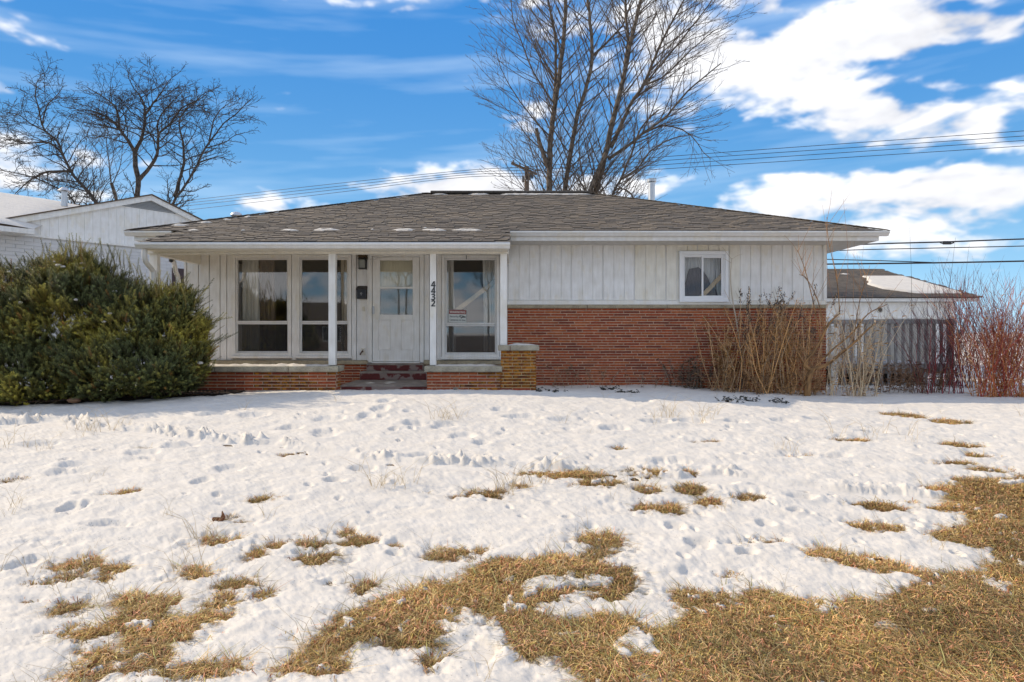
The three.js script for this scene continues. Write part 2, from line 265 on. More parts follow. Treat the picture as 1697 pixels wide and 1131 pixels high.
const OUTLINES = [
  [[2300, 780], [1640, 796], [1578, 797], [1600, 806], [1530, 814], [1572, 822], [1588, 834], [1552, 846], [1604, 852], [1612, 872], [1545, 880], [1538, 892], [1580, 900], [1640, 912], [1656, 935], [1640, 958], [1560, 962], [1505, 950], [1440, 930], [1360, 914], [1342, 924], [1400, 944], [1470, 952], [1545, 972], [1500, 985], [1470, 1008], [1400, 1005], [1330, 1000], [1235, 982], [1250, 1000], [1272, 1018], [1230, 1012], [1170, 988], [1108, 985], [1160, 1020], [1120, 1046], [1040, 1036], [960, 1034], [905, 1046], [880, 1080], [935, 1096], [960, 1131], [960, 1200], [2300, 1200]],
  [[812, 938], [880, 930], [962, 930], [1030, 948], [1062, 962], [1040, 985], [1030, 1000], [960, 990], [912, 1000], [880, 1006], [905, 1040], [890, 1062], [850, 1050], [812, 1030], [770, 1012], [742, 1032], [716, 1076], [650, 1068], [600, 1076], [560, 1092], [514, 1080], [536, 1058], [600, 1010], [680, 982], [760, 970]],
  [[196, 1000], [240, 988], [282, 1000], [270, 1030], [282, 1070], [262, 1104], [222, 1096], [206, 1060], [190, 1030]]].map((o) => o.map(([a, b]) => onLand(a, b)));
const SPOTS = BARE.map(([a, b, rx, ry]) => { const [x, Z] = onLand(a, b), Zn = onLand(a, b + ry)[1], Zf = onLand(a, b - ry)[1]; return [x, Z, rx / F * Z, Math.max(0.03, (Zf - Zn) / 2)]; });
const BOX = OUTLINES.map((o) => [Math.min(...o.map((q) => q[0])) - 0.8, Math.max(...o.map((q) => q[0])) + 0.8, Math.min(...o.map((q) => q[1])) - 0.8, Math.max(...o.map((q) => q[1])) + 0.8]);
function outline(o, x, Z) {                                    // metres inside (+) or outside (-)
  let d = 1e9, s = -1;
  for (let i = 0, j = o.length - 1; i < o.length; j = i++) {
    const ax = o[j][0], ay = o[j][1], bx = o[i][0] - ax, by = o[i][1] - ay, t = clamp(((x - ax) * bx + (Z - ay) * by) / (bx * bx + by * by)), ex = x - ax - bx * t, ey = Z - ay - by * t; d = Math.min(d, ex * ex + ey * ey);
    if ((o[i][1] > Z) !== (o[j][1] > Z) && x < (o[j][0] - o[i][0]) * (Z - o[i][1]) / (o[j][1] - o[i][1]) + o[i][0]) s = -s;
  }
  return s * Math.sqrt(d);
}
function bare(x, Z) {                                          // > 0 where the lawn shows
  let m = -0.6;
  if (Z < 10.5) {
    for (const [cx, cz, rx, rz] of SPOTS) { const dx = (x - cx) / rx, dz = (Z - cz) / rz; if (dx * dx + dz * dz < 25) m = Math.max(m, (1 - Math.sqrt(dx * dx + dz * dz)) * Math.min(rx, rz, 0.25)); }
    for (let k = 0; k < OUTLINES.length; k++) { const b = BOX[k]; if (x > b[0] && x < b[1] && Z > b[2] && Z < b[3]) m = Math.max(m, outline(OUTLINES[k], x, Z)); }
    const near = ss(9, 5, Z);
    m += 0.16 * fbm(x * 5.0, Z * 5.0, 5) + 0.05 * n2(x * 17, Z * 17) * (0.35 + near) + 0.03 * n2(x * 41, Z * 41) * near;
    m -= x < -0.4 ? 0.045 : 0.030; if (m > 0.05) m -= 0.34 * ss(x < 1.0 ? 0.02 : 0.09, x < 1.0 ? 0.20 : 0.27, fbm(x * 4.1 + 40, Z * 3.6, 5)) ;
  }
  return m;
}
const RUT = [[-60, 712], [0, 706], [60, 702], [150, 712], [260, 722], [350, 735], [440, 742], [520, 752], [600, 765], [700, 773], [850, 778], [1010, 790], [1130, 796], [1200, 792], [1290, 806], [1400, 818], [1520, 826], [1640, 836]].map(([a, b]) => onLand(a, b));
const PRINTS = [[1160, 911, 0.10, 0.09], [1238, 925, 0.07, 0.05], [28, 944, 0.07, 0.10], [48, 943, 0.07, 0.10], [112, 850, 0.06, 0.12], [130, 849, 0.06, 0.12], [766, 729, 0.14, 0.16], [640, 669, 0.12, 0.16], [630, 683, 0.12, 0.16], [608, 694, 0.1, 0.14], [690, 708, 0.16, 0.1], [735, 710, 0.15, 0.13], [240, 696, 0.22, 0.16], [545, 700, 0.2, 0.12], [540, 724, 0.16, 0.15], [870, 697, 0.26, 0.13], [940, 702, 0.22, 0.12], [972, 706, 0.14, 0.18], [830, 684, 0.12, 0.1], [800, 740, 0.1, 0.08], [380, 783, 0.12, 0.12], [335, 804, 0.08, 0.1], [110, 790, 0.2, 0.12], [120, 778, 0.15, 0.1], [300, 745, 0.2, 0.12], [235, 757, 0.16, 0.12], [180, 878, 0.2, 0.07], [1110, 772, 0.2, 0.12], [1090, 705, 0.2, 0.13], [1145, 703, 0.2, 0.12], [1220, 704, 0.15, 0.12], [1300, 702, 0.15, 0.12], [1195, 805, 0.14, 0.12], [1270, 875, 0.07, 0.07], [1120, 880, 0.07, 0.08], [1330, 830, 0.12, 0.07], [910, 770, 0.12, 0.09], [705, 762, 0.2, 0.08], [600, 783, 0.14, 0.1], [555, 803, 0.1, 0.08], [1020, 716, 0.16, 0.12], [1060, 668, 0.2, 0.2], [480, 716, 0.14, 0.12], [420, 694, 0.18, 0.12], [350, 692, 0.2, 0.12],
  [770, 1084, 0.15, 0.13], [795, 1096, 0.10, 0.10], [1360, 700, 0.2, 0.1], [1450, 722, 0.2, 0.1], [1390, 762, 0.14, 0.08], [560, 676, 0.18, 0.12], [70, 742, 0.2, 0.12]].map(([a, b, rx, rz]) => [...onLand(a, b), rx, rz]);
{ const r = rngOf(314); for (let k = 0; k < 190; k++) { const [x, Z] = onLand(r() * 1697, 686 + 330 * r() * r()); PRINTS.push([x, Z, 0.025 + 0.07 * r() * r(), 0.022 + 0.04 * r(), 0.3 + 0.45 * r()]); } }
const CELLS = new Map(); PRINTS.forEach((p) => { for (let i = -1; i < 2; i++) for (let j = -1; j < 2; j++) { const k = Math.floor(p[0] + i * 0.5) + ',' + Math.floor(p[1] + j * 0.5); (CELLS.get(k) ?? CELLS.set(k, new Set()).get(k)).add(p); } });
const SEGS = RUT.slice(1).map((b, i) => [RUT[i], b]);
function snowDepth(x, Z) {
  const q = -bare(x, Z);
  if (q < 0) return Math.max(-0.03, q * 0.6);
  let t = 0.042 * (1 - Math.exp(-q / 0.07));
  const full = clamp(t / 0.036);
  t += full * (0.030 * fbm(x * 1.7 + 11, Z * 2.3, 3) + 0.014 * fbm(x * 5.5, Z * 7.0 + 5, 3) + 0.007 * Math.max(-0.1, n2(x * 10 + 4, Z * 15)) + 0.004 * Math.abs(n2(x * 21, Z * 26)) + 0.0035 * n2(x * 37, Z * 41) + 0.002 * n2(x * 83, Z * 83) + 0.008 * Math.min(0, n2(x * 8 + 60, Z * 12) + 0.25));
  let hole = 0;
  const here = CELLS.get(Math.floor(x) + ',' + Math.floor(Z));
  if (here) for (const [cx, cz, rx, rz, w = 1] of here) { const d = Math.hypot((x - cx) / rx, (Z - cz) / rz); if (d < 1.2 && rz < 0.05 && rx < 0.06) hole = 1; if (d < 2) t += w * full * ((1 + 0.6 * n2(x * 23, Z * 23)) * (-0.042 * ss(1.1 + 0.5 * n2(x * 11, Z * 13), 0.45, d)) + 0.008 * ss(0.9, 1.2, d) * ss(1.9, 1.2, d)); }
  if (Z > 3.5 && Z < 9.5) { let m = 9; for (const [a, b] of SEGS) { const bx = b[0] - a[0], bz = b[1] - a[1], k = clamp(((x - a[0]) * bx + (Z - a[1]) * bz) / (bx * bx + bz * bz)), s = Z - a[1] - bz * k, dx = x - a[0] - bx * k, d = Math.hypot(s, dx); if (d < Math.abs(m)) m = s < 0 ? -d : d; }
    m += 0.05 * fbm(x * 3, Z * 3, 2);
    if (Math.abs(m) < 0.4) t += full * (-0.06 * ss(0.15, 0.04, Math.abs(m + 0.05)) + (0.010 + (0.06 + 0.12 * ss(4, -3, x)) * Math.max(0, fbm(x * 11 + 3, Z * 16, 4)) + 0.012 * n2(x * 47, Z * 47)) * ss(0.17, 0.03, Math.abs(m - 0.12)) * ss(-0.25, 0.2, fbm(x * 1.4, 7, 3)) * 1.3); }
  return q > 0.06 && !hole ? Math.max(t, 0.010) : t;
}
function sheet(rows, cols, step, fn) {                         // rows widen with distance so that far ground is not over-built
  const zs = []; for (let Z = rows[0]; Z < rows[1];) { zs.push(Z); Z *= 1 + step * (Z > 14 ? 1 + (Z - 14) * 0.35 : 1); if (Z > rows[1]) zs.push(rows[1]); }
  const n = cols + 1, pos = new Float32Array(zs.length * n * 3), uv = new Float32Array(zs.length * n * 2), idx = [], ok = new Uint8Array(zs.length * n);
  zs.forEach((Z, j) => { const w = 0.82 * Z + 0.7 + Math.max(0, Z - 14) * 0.5; for (let i = 0; i < n; i++) { const s = i / cols * 2 - 1, a = Math.abs(s), x = Math.sign(s) * (a < 0.95 ? a / 0.95 * w : w + (a - 0.95) / 0.05 * 9), o = j * n + i, y = fn(x, Z); ok[o] = y[1]; pos[o * 3] = x; pos[o * 3 + 1] = y[0]; pos[o * 3 + 2] = -Z; uv[o * 2] = x; uv[o * 2 + 1] = Z; } });
  for (let j = 0; j + 1 < zs.length; j++) for (let i = 0; i < cols; i++) { const a = j * n + i, b = a + 1, c = a + n, d = c + 1; if (ok[a] || ok[b] || ok[c] || ok[d]) idx.push(a, b, c, b, d, c); }
  const g = new THREE.BufferGeometry(); g.setAttribute('position', new THREE.BufferAttribute(pos, 3)); g.setAttribute('uv', new THREE.BufferAttribute(uv, 2)); g.setIndex(idx); g.computeVertexNormals(); return g;
}
structure('snow', sheet([1.3, 240], 760, 0.0046, (x, Z) => { const t = snowDepth(x, Z); return [land(x, Z) + t, t > -0.025]; }), MAT.snow);
structure('lawn', sheet([1.2, 15], 300, 0.010, (x, Z) => [land(x, Z) + 0.004 + 0.006 * fbm(x * 9, Z * 9, 3), 1]), M([0.50, 0.42, 0.30], 1, { map: TX.soil, bumpMap: TX.grainB, bumpScale: 0.02 }));
{ // far land all round, a little under the near sheets, and the street behind the camera
  const g = new THREE.PlaneGeometry(2600, 2600); g.rotateX(-Math.PI / 2); g.translate(0, -0.78, 0); const uv = g.attributes.uv; for (let i = 0; i < uv.count; i++) uv.setXY(i, uv.getX(i) * 2600, uv.getY(i) * 2600); structure('ground', g, MAT.snow);
  structure('road', B(-90, 90, -0.79, -0.72, -13.5, -6), M([0.06, 0.06, 0.062], 0.85, { map: TX.concrete }));
  for (const [a, b] of [[-5.8, -1.1], [-420, -14]]) structure('lawn_verge', B(-90, 90, -0.79, -0.68, a, b), M([0.36, 0.30, 0.22], 1, { map: TX.soil }));
}
const isBare = (x, Z) => snowDepth(x, Z) < 0.0;
// ---------------------------------------------------------------- dead grass (nobody could count it)
{
  const r = rngOf(5), variants = 4;
  const grp = new THREE.Group(); grp.name = 'dead_grass'; grp.userData = { kind: 'stuff', label: 'matted straw coloured dead grass showing through the melting snow', category: 'grass' }; scene.add(grp);
  const tuft = (n, len, lean, w) => { const t = new Tubes(); for (let k = 0; k < n; k++) { const a = r() * 6.28, l = len * (0.5 + 0.8 * r()), h = l * lean * (0.25 + r()), x = (r() - 0.5) * 0.07, z = (r() - 0.5) * 0.07, dx = Math.cos(a), dz = Math.sin(a), ww = w * (0.7 + 0.6 * r()), px = -dz * ww, pz = dx * ww, b = r() * 0.5 - 0.25;
      const A = V(x, -0.01, z), Bm = V(x + dx * l * 0.45, h, z + dz * l * 0.45), C = V(x + dx * l - dz * b * l, h * (0.2 + 0.7 * r()), z + dz * l + dx * b * l), f = r(), c = f < 0.44 ? [0.55, 0.38, 0.14] : f < 0.68 ? [0.30, 0.185, 0.065] : f < 0.92 ? [0.78, 0.60, 0.31] : [0.26, 0.235, 0.06]; t.col = c.map((q) => q * (0.75 + 0.5 * r()));
      t.quad(V(A.x - px, A.y, A.z - pz), V(A.x + px, A.y, A.z + pz), V(Bm.x + px, Bm.y, Bm.z + pz), V(Bm.x - px, Bm.y, Bm.z - pz)); t.quad(V(Bm.x - px, Bm.y, Bm.z - pz), V(Bm.x + px, Bm.y, Bm.z + pz), V(C.x + px * 0.2, C.y, C.z + pz * 0.2), V(C.x - px * 0.2, C.y, C.z - pz * 0.2)); } return t.geo(); };
  const mat = M([1, 1, 1], 0.85, { vertexColors: true, side: THREE.DoubleSide });
  const lists = Array.from({ length: variants }, () => []); let made = 0;
  for (let k = 0; k < 420000 && made < 46000; k++) {
    const Z = 2.4 * Math.pow(10.5 / 2.4, r()), x = (r() * 2 - 1) * (0.78 * Z + 0.3), b = bare(x, Z); if (b < (r() < 0.35 ? -0.045 : -0.012)) continue; if (Z > 6 && r() < 0.3) continue;
    const q = new THREE.Quaternion().setFromEuler(new THREE.Euler((r() - 0.5) * 0.5, r() * 6.28, (r() - 0.5) * 0.5)), s = (0.55 + 0.7 * r()) * (b < 0.02 ? 0.8 : 1), c = 0.64 + 0.7 * fbm(x * 1.3, Z * 1.3, 4) + 0.5 * r(), gr = clamp(0.5 + 1.6 * fbm(x * 2.1 + 8, Z * 2.1, 3));
    lists[Math.floor(r() * variants)].push([new THREE.Matrix4().compose(V(x, land(x, Z) + 0.006, -Z), q, V(s, s * (0.7 + 0.6 * r()), s)), [c * lerp(0.80, 0.98, gr), c * lerp(0.72, 0.91, gr), c * lerp(0.60, 0.88, gr)]]); made++;
  }
  lists.forEach((l, v) => { const m = new THREE.InstancedMesh(tuft(17, [0.17, 0.13, 0.11, 0.07][v], [0.06, 0.13, 0.22, 0.45][v], 0.0017), mat, l.length), c = new THREE.Color(); l.forEach(([mx, cc], i) => { m.setMatrixAt(i, mx); m.setColorAt(i, c.setRGB(...cc)); }); m.name = 'tuft'; m.userData.kind = 'stuff'; grp.add(m); });
  // fallen leaf scraps among the grass
  const lf = [], leafG = (() => { const t = new Tubes(); t.col = [1, 1, 1]; for (const [a, b] of [[0, 1], [2.1, 0.8], [4.0, 0.9]]) { const d = V(Math.cos(a), 0.25, Math.sin(a)).multiplyScalar(0.02 * b), w = V(-Math.sin(a), 0.1, Math.cos(a)).multiplyScalar(0.011); t.quad(V(0, 0, 0), d.clone().multiplyScalar(0.6).add(w), d, d.clone().multiplyScalar(0.6).sub(w)); } return t.geo(); })();
  for (let k = 0; k < 9000 && lf.length < 520; k++) { const Z = 2.5 * Math.pow(8 / 2.5, r()), x = (r() * 2 - 1) * 0.78 * Z; if (bare(x, Z) < 0.01 || fbm(x * 1.2 + 9, Z * 1.2, 3) < -0.05) continue; const s = 0.5 + 1.1 * r(), c = r(); lf.push([new THREE.Matrix4().compose(V(x, land(x, Z) + 0.018 + 0.02 * r(), -Z), new THREE.Quaternion().setFromEuler(new THREE.Euler((r() - 0.5) * 1.6, r() * 6.28, (r() - 0.5) * 1.6)), V(s, s, s)), c < 0.5 ? [0.26, 0.11, 0.045] : c < 0.8 ? [0.17, 0.09, 0.05] : [0.45, 0.27, 0.13]]); }
  { const m = new THREE.InstancedMesh(leafG, M([1, 1, 1], 0.8, { vertexColors: true, side: THREE.DoubleSide }), lf.length), c = new THREE.Color(); lf.forEach(([q, cc], i) => { m.setMatrixAt(i, q); m.setColorAt(i, c.setRGB(...cc)); }); m.name = 'leaf_scraps'; m.userData.kind = 'stuff'; grp.add(m); }
  // thin straws poking through the snow
  const st = [], straw = (() => { const t = new Tubes(); for (let k = 0; k < 5; k++) { const a = r() * 6.28, l = 0.09 + 0.12 * r(), x = (r() - 0.5) * 0.08, z = (r() - 0.5) * 0.08, L = 0.3 + 0.9 * r(); t.col = [0.50, 0.39, 0.22]; t.tube([V(x, -0.03, z), V(x + Math.cos(a) * l * L * 0.4, l * 0.6, z + Math.sin(a) * l * L * 0.4), V(x + Math.cos(a) * l * L, l * 0.9, z + Math.sin(a) * l * L)], [0.0014, 0.0005], 3); } return t.geo(); })();
  for (let k = 0; k < 40000 && st.length < 110; k++) { const Z = 2.8 * Math.pow(11 / 2.8, r()), x = (r() * 2 - 1) * 0.78 * Z, d = snowDepth(x, Z); if (d < 0 || bare(x, Z) < -0.06 && fbm(x * 0.9 + 20, Z * 1.5, 3) < 0.12 || r() < 0.4) continue; const s = 0.4 + 0.8 * r(); st.push(new THREE.Matrix4().compose(V(x, land(x, Z) + d, -Z), new THREE.Quaternion().setFromAxisAngle(V(0, 1, 0), r() * 6.28), V(s, s, s))); }
  for (const [px, py, n, rr] of [[880, 815, 9, 0.25], [1140, 700, 5, 0.4], [1475, 732, 6, 0.6], [40, 750, 5, 0.3], [300, 955, 4, 0.12], [340, 900, 4, 0.1], [160, 715, 8, 0.3], [740, 700, 8, 0.2], [1020, 822, 5, 0.3], [650, 815, 8, 0.15], [1130, 690, 10, 0.5]]) { const [x0, Z0] = onLand(px, py); for (let k = 0; k < n; k++) { const x = x0 + (r() - 0.5) * rr * 2, Z = Z0 + (r() - 0.5) * rr, s = 0.8 + r(); st.push(new THREE.Matrix4().compose(V(x, land(x, Z) + 0.02, -Z), new THREE.Quaternion().setFromAxisAngle(V(0, 1, 0), r() * 6.28), V(s, s, s))); } }
  const m = new THREE.InstancedMesh(straw, mat, st.length); st.forEach((q, i) => m.setMatrixAt(i, q)); m.name = 'straw'; m.userData.kind = 'stuff'; grp.add(m);
}
// ---------------------------------------------------------------- the house
const ZW = 13.15, W = (px) => XW(px, ZW), H = (py) => YW(py, ZW);
const house = thing('brick_house', 'single storey white sided ranch house with red brick base and brown hip roof', 'house', V(0, 0, -ZW));
const rh = rngOf(21);
function wallBoxes(x0, x1, y0, y1, zn, zf, holes) {            // a wall with rectangular openings
  const out = [], hs = holes.filter((h) => h[1] > x0 && h[0] < x1).sort((a, b) => a[0] - b[0]); let x = x0;
  for (const [a, b, c, d] of hs) { if (a > x) out.push(B(x, a, y0, y1, zn, zf)); if (c > y0) out.push(B(a, b, y0, Math.min(c, y1), zn, zf)); if (d < y1) out.push(B(a, b, Math.max(d, y0), y1, zn, zf)); x = b; }
  if (x < x1) out.push(B(x, x1, y0, y1, zn, zf)); return out;
}
const XL = -6.32, XR = 6.06, YT = 2.80, YS = H(505), YB = H(511), XM = -0.09;   // wall ends, wall top, sill top, brick top, where the porch part ends
const HOLE = { a: [W(388), W(480), H(590), H(425)], b: [W(495), W(581), H(590), H(425)], d: [W(614), W(698), H(602), H(421)], c: [W(736), W(825), H(592), H(426)], bed: [W(1131), W(1202), H(494), H(421)] };
const HOLES = Object.values(HOLE);
const frontWall = part(house, 'front_wall', wallBoxes(XL, XR, -0.3, YT, 13.20, 13.34, HOLES), MAT.groove);
part(house, 'side_wall', [B(XL, XL + 0.14, -0.3, YT, 13.34, 21.2)], MAT.white); part(house, 'side_wall', [B(XR - 0.14, XR, -0.3, YT, 13.34, 21.2)], MAT.white);
part(house, 'back_wall', [B(XL + 0.14, XR - 0.14, -0.3, YT, 21.06, 21.2)], MAT.white);
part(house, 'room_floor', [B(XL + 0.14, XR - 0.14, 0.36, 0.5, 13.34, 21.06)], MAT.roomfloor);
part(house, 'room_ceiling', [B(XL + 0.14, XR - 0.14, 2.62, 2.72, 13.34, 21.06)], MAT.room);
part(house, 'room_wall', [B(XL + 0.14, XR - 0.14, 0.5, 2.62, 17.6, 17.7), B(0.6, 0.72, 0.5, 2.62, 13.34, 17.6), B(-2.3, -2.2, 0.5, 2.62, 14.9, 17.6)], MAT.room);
// bricks: long thin Roman bricks with raked joints
const BL = 0.293, BH = 0.0363, JH = 0.0150, JL = 0.0115, COURSE = BH + JH;
const brickGeo = (l, d = 0.03) => uvMetres(new THREE.BoxGeometry(l, BH, d), rh(), rh());
const FULL = [0, 1, 2].map(() => brickGeo(BL)), HALF = [0, 1].map(() => brickGeo(BL * 0.48)), THIRD = [brickGeo(BL * 0.31)];
function* courses(x0, x1, yTop, n, shift) {                    // [x centre, y centre, length, geometry]
  for (let r = 0; r < n; r++) {
    const y = yTop - JH * 0.5 - r * COURSE - BH / 2, off = shift(r); let x = x0 - off * (BL + JL);
    while (x < x1 - 0.02) { const a = Math.max(x, x0), b = Math.min(x + BL, x1); if (b - a > 0.03) yield [(a + b) / 2, y, b - a, r]; x += BL + JL; }
  }
}
const brickMesh = (l) => (l > BL - 0.004 ? FULL[Math.floor(rh() * 3)] : Math.abs(l - BL * 0.48) < 0.02 ? HALF[Math.floor(rh() * 2)] : null);
const brickMat = () => BRICKS[Math.floor(rh() * BRICKS.length)];
{
  const mortar = part(house, 'brick_wall', wallBoxes(XM, XR, -0.3, YB, 13.162, 13.199, [HOLE.bed]), MAT.mortar), all = [];
  const low = part(house, 'brick_wall', [B(XL, XM - 0.002, -0.3, H(604), 13.162, 13.199)], MAT.mortar);
  for (const [x, y, l] of courses(XM + 0.004, XR, YB, 31, (r) => (r % 2) * 0.5 + (r % 3) * 0.12)) all.push([x, y, l, mortar]);
  for (const [x, y, l] of courses(W(545), W(614), H(604), 9, (r) => (r % 2) * 0.5)) all.push([x, y, l, low]);
  all.sort((a, b) => Math.abs(a[0] - 1.9) - Math.abs(b[0] - 1.9) + (a[1] < 0.02 ? 3 : 0) - (b[1] < 0.02 ? 3 : 0));
  const rest = [];
  all.forEach(([x, y, l, p], i) => { const z = -13.1705 - 0.003 * rh(), g = brickMesh(l); if (i < 300) piece(p, 'brick', g ?? brickGeo(l), brickMat(), V(x, y, z), new THREE.Quaternion().setFromEuler(new THREE.Euler(0, (rh() - 0.5) * 0.006, (rh() - 0.5) * 0.004))); else { const q = (g ?? brickGeo(l)).clone().toNonIndexed(); q.translate(x, y, z); rest.push(tint(q, ...BRICKS[Math.floor(rh() * 6)].color.toArray())); } });
  part(mortar, 'bricks', rest, M([1, 1, 1], 0.8, { map: TX.brick, vertexColors: true, bumpMap: TX.grainB, bumpScale: 0.0015 }), { kind: 'stuff' });
}
part(house, 'sill_course', [...[0, 1, 2, 3].map((k) => RB(lerp(XM, XR, k / 4) + 0.003, lerp(XM, XR, (k + 1) / 4) - 0.003, YB + 0.001, YS - 0.001, 13.125, 13.2, 0.006)), RB(XL + 0.01, W(612), H(604), H(597.5), 13.10, 13.2), RB(W(702), XM - 0.004, H(604), H(597.5), 13.10, 13.2)], MAT.limestone);
// board siding
{
  const sid = part(house, 'siding', [B(XM, XR, YS, YS + 0.075, 13.145, 13.2)].concat(prism([[13.135, YS + 0.075], [13.198, YS + 0.075], [13.198, YS + 0.095], [13.172, YS + 0.095]], XM, XR)), MAT.trim);
  const y0 = YS + 0.078, y1 = YT - 0.012, bw = 0.2035, n = Math.floor((XR - XM) / bw), h = [W(1126) - 0.004, W(1207) + 0.004, H(499.5), H(416)];
  for (let k = 0; k < n; k++) {
    const a = XM + 0.02 + k * bw + 0.006, b = a + bw - 0.012 - (k % 3 === 2 ? 0.012 : 0), d = 13.183 + 0.003 * rh();
    const put = (c, e, lo, hi) => { if (e - c > 0.02 && hi - lo > 0.02) part(sid, 'board', [RB(c, e, lo, hi, d, 13.199, 0.003)], a > W(1050) && b < W(1232) ? MAT.aged : MAT.white); };
    if (b < h[0] || a > h[1]) put(a, b, y0, y1); else { put(a, b, h[3], y1); if (h[2] > y0) put(a, b, y0, h[2]); if (a < h[0]) put(a, h[0], h[2], h[3]); if (b > h[1]) put(h[1], b, h[2], h[3]); }
    if (k) part(sid, 'batten', [B(a - 0.0125, a - 0.0035, y0, h[0] < a && a < h[1] ? Math.max(y0, h[2]) : y1, 13.190, 13.1985)], MAT.white);
  }
  part(house, 'corner_board', [RB(XR - 0.055, XR + 0.012, YS + 0.08, YT - 0.01, 13.145, 13.36)], MAT.trim);
  const en = part(house, 'siding', [B(XL, W(308), H(597), 2.61, 13.14, 13.2)], MAT.trim);
  for (const [a, b] of [[308.5, 327], [328.5, 345], [346.5, 363], [364.5, 374], [375.5, 384.5]]) part(en, 'board', [RB(W(a), W(b), H(597), 2.615, 13.168, 13.199, 0.003)], MAT.white);
  for (const [a, b] of [[703, 711], [712, 722.5], [724, 731.5]]) part(en, 'board', [RB(W(a), W(b), H(597), 2.615, 13.168, 13.199, 0.003)], MAT.white);
  part(en, 'board', [RB(W(591), W(609.5), H(597), 2.615, 13.168, 13.199, 0.003)], MAT.white);
  part(en, 'board', [RB(W(583), W(590), H(597), 2.615, 13.14, 13.199, 0.003)], MAT.white);
  part(en, 'board', [RB(W(483.6), W(491.6), H(597), 2.615, 13.135, 13.199, 0.003)], MAT.white);
  part(en, 'board', [RB(W(828), XM - 0.002, H(597), 2.615, 13.15, 13.199, 0.003)], MAT.white);
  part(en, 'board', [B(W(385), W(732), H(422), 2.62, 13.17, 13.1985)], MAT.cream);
}
function frame4(x0, x1, y0, y1, w, zn, zf, r = 0.004) { return [RB(x0, x0 + w, y0, y1, zn, zf, r), RB(x1 - w, x1, y0, y1, zn, zf, r), RB(x0 + w + 0.0005, x1 - w - 0.0005, y1 - w, y1, zn, zf, r), RB(x0 + w + 0.0005, x1 - w - 0.0005, y0, y0 + w, zn, zf, r)]; }
function tallWindow(p0, p1, q0, q1, meet) {                    // picture columns and rows of the outer frame and the meeting rail
  const x0 = W(p0), x1 = W(p1), y0 = H(q1), y1 = H(q0), ym = H(meet), fw = 0.055;
  const w = part(house, 'window', frame4(x0, x1, y0, y1, fw, 13.115, 13.30), MAT.trim);
  part(w, 'sash', frame4(x0 + fw + 0.002, x1 - fw - 0.002, ym - 0.012, y1 - fw - 0.002, 0.034, 13.15, 13.19), MAT.gutter);
  part(w, 'sash', frame4(x0 + fw + 0.002, x1 - fw - 0.002, y0 + fw + 0.002, ym - 0.014, 0.030, 13.165, 13.20), MAT.gutter);
  part(w, 'pane', [B(x0 + fw + 0.03, x1 - fw - 0.03, ym + 0.01, y1 - fw - 0.03, 13.168, 13.1685)], MAT.glass);
  part(w, 'pane', [B(x0 + fw + 0.03, x1 - fw - 0.03, y0 + fw + 0.026, ym - 0.04, 13.182, 13.1825)], MAT.glass);
  part(w, 'insect_screen', [B(x0 + fw + 0.03, x1 - fw - 0.03, y0 + fw + 0.026, ym - 0.04, 13.192, 13.1922)], MAT.screen);
  part(w, 'sill', [RB(x0 - 0.02, x1 + 0.02, y0 - 0.045, y0 - 0.001, 13.06, 13.25)], MAT.trim);
  return w;
}
tallWindow(385.5, 483, 423, 590, 534); tallWindow(492, 582.5, 423, 590, 534); const winC = tallWindow(732.5, 827.5, 423.5, 592, 537);
part(winC, 'hook', [B(W(772.6), W(773.6), H(430), H(424), 13.10, 13.114)], MAT.dark);
{ // the small sliding bedroom window
  const x0 = W(1126), x1 = W(1207), y0 = H(499), y1 = H(416.5), w = part(house, 'window', [...frame4(x0, x1, y0, y1, 0.062, 13.125, 13.22), ...frame4(x0 + 0.0625, x1 - 0.0625, y0 + 0.0625, y1 - 0.0625, 0.03, 13.15, 13.30)], MAT.vinyl);
  part(w, 'sash', frame4(W(1134), W(1166), H(493.5), H(424), 0.024, 13.19, 13.22), MAT.vinyl);
  part(w, 'sash', frame4(W(1163.5), W(1199), H(493), H(424.5), 0.034, 13.165, 13.188), MAT.vinyl);
  part(w, 'pane', [B(W(1136), W(1164), H(491.5), H(426), 13.204, 13.2045)], MAT.glassSmall); part(w, 'pane', [B(W(1166), W(1196.5), H(490.5), H(427), 13.176, 13.1765)], MAT.glassSmall);
  part(w, 'sill', [RB(x0 - 0.01, x1 + 0.01, y0 - 0.025, y0 - 0.001, 13.10, 13.2)], MAT.vinyl);
}
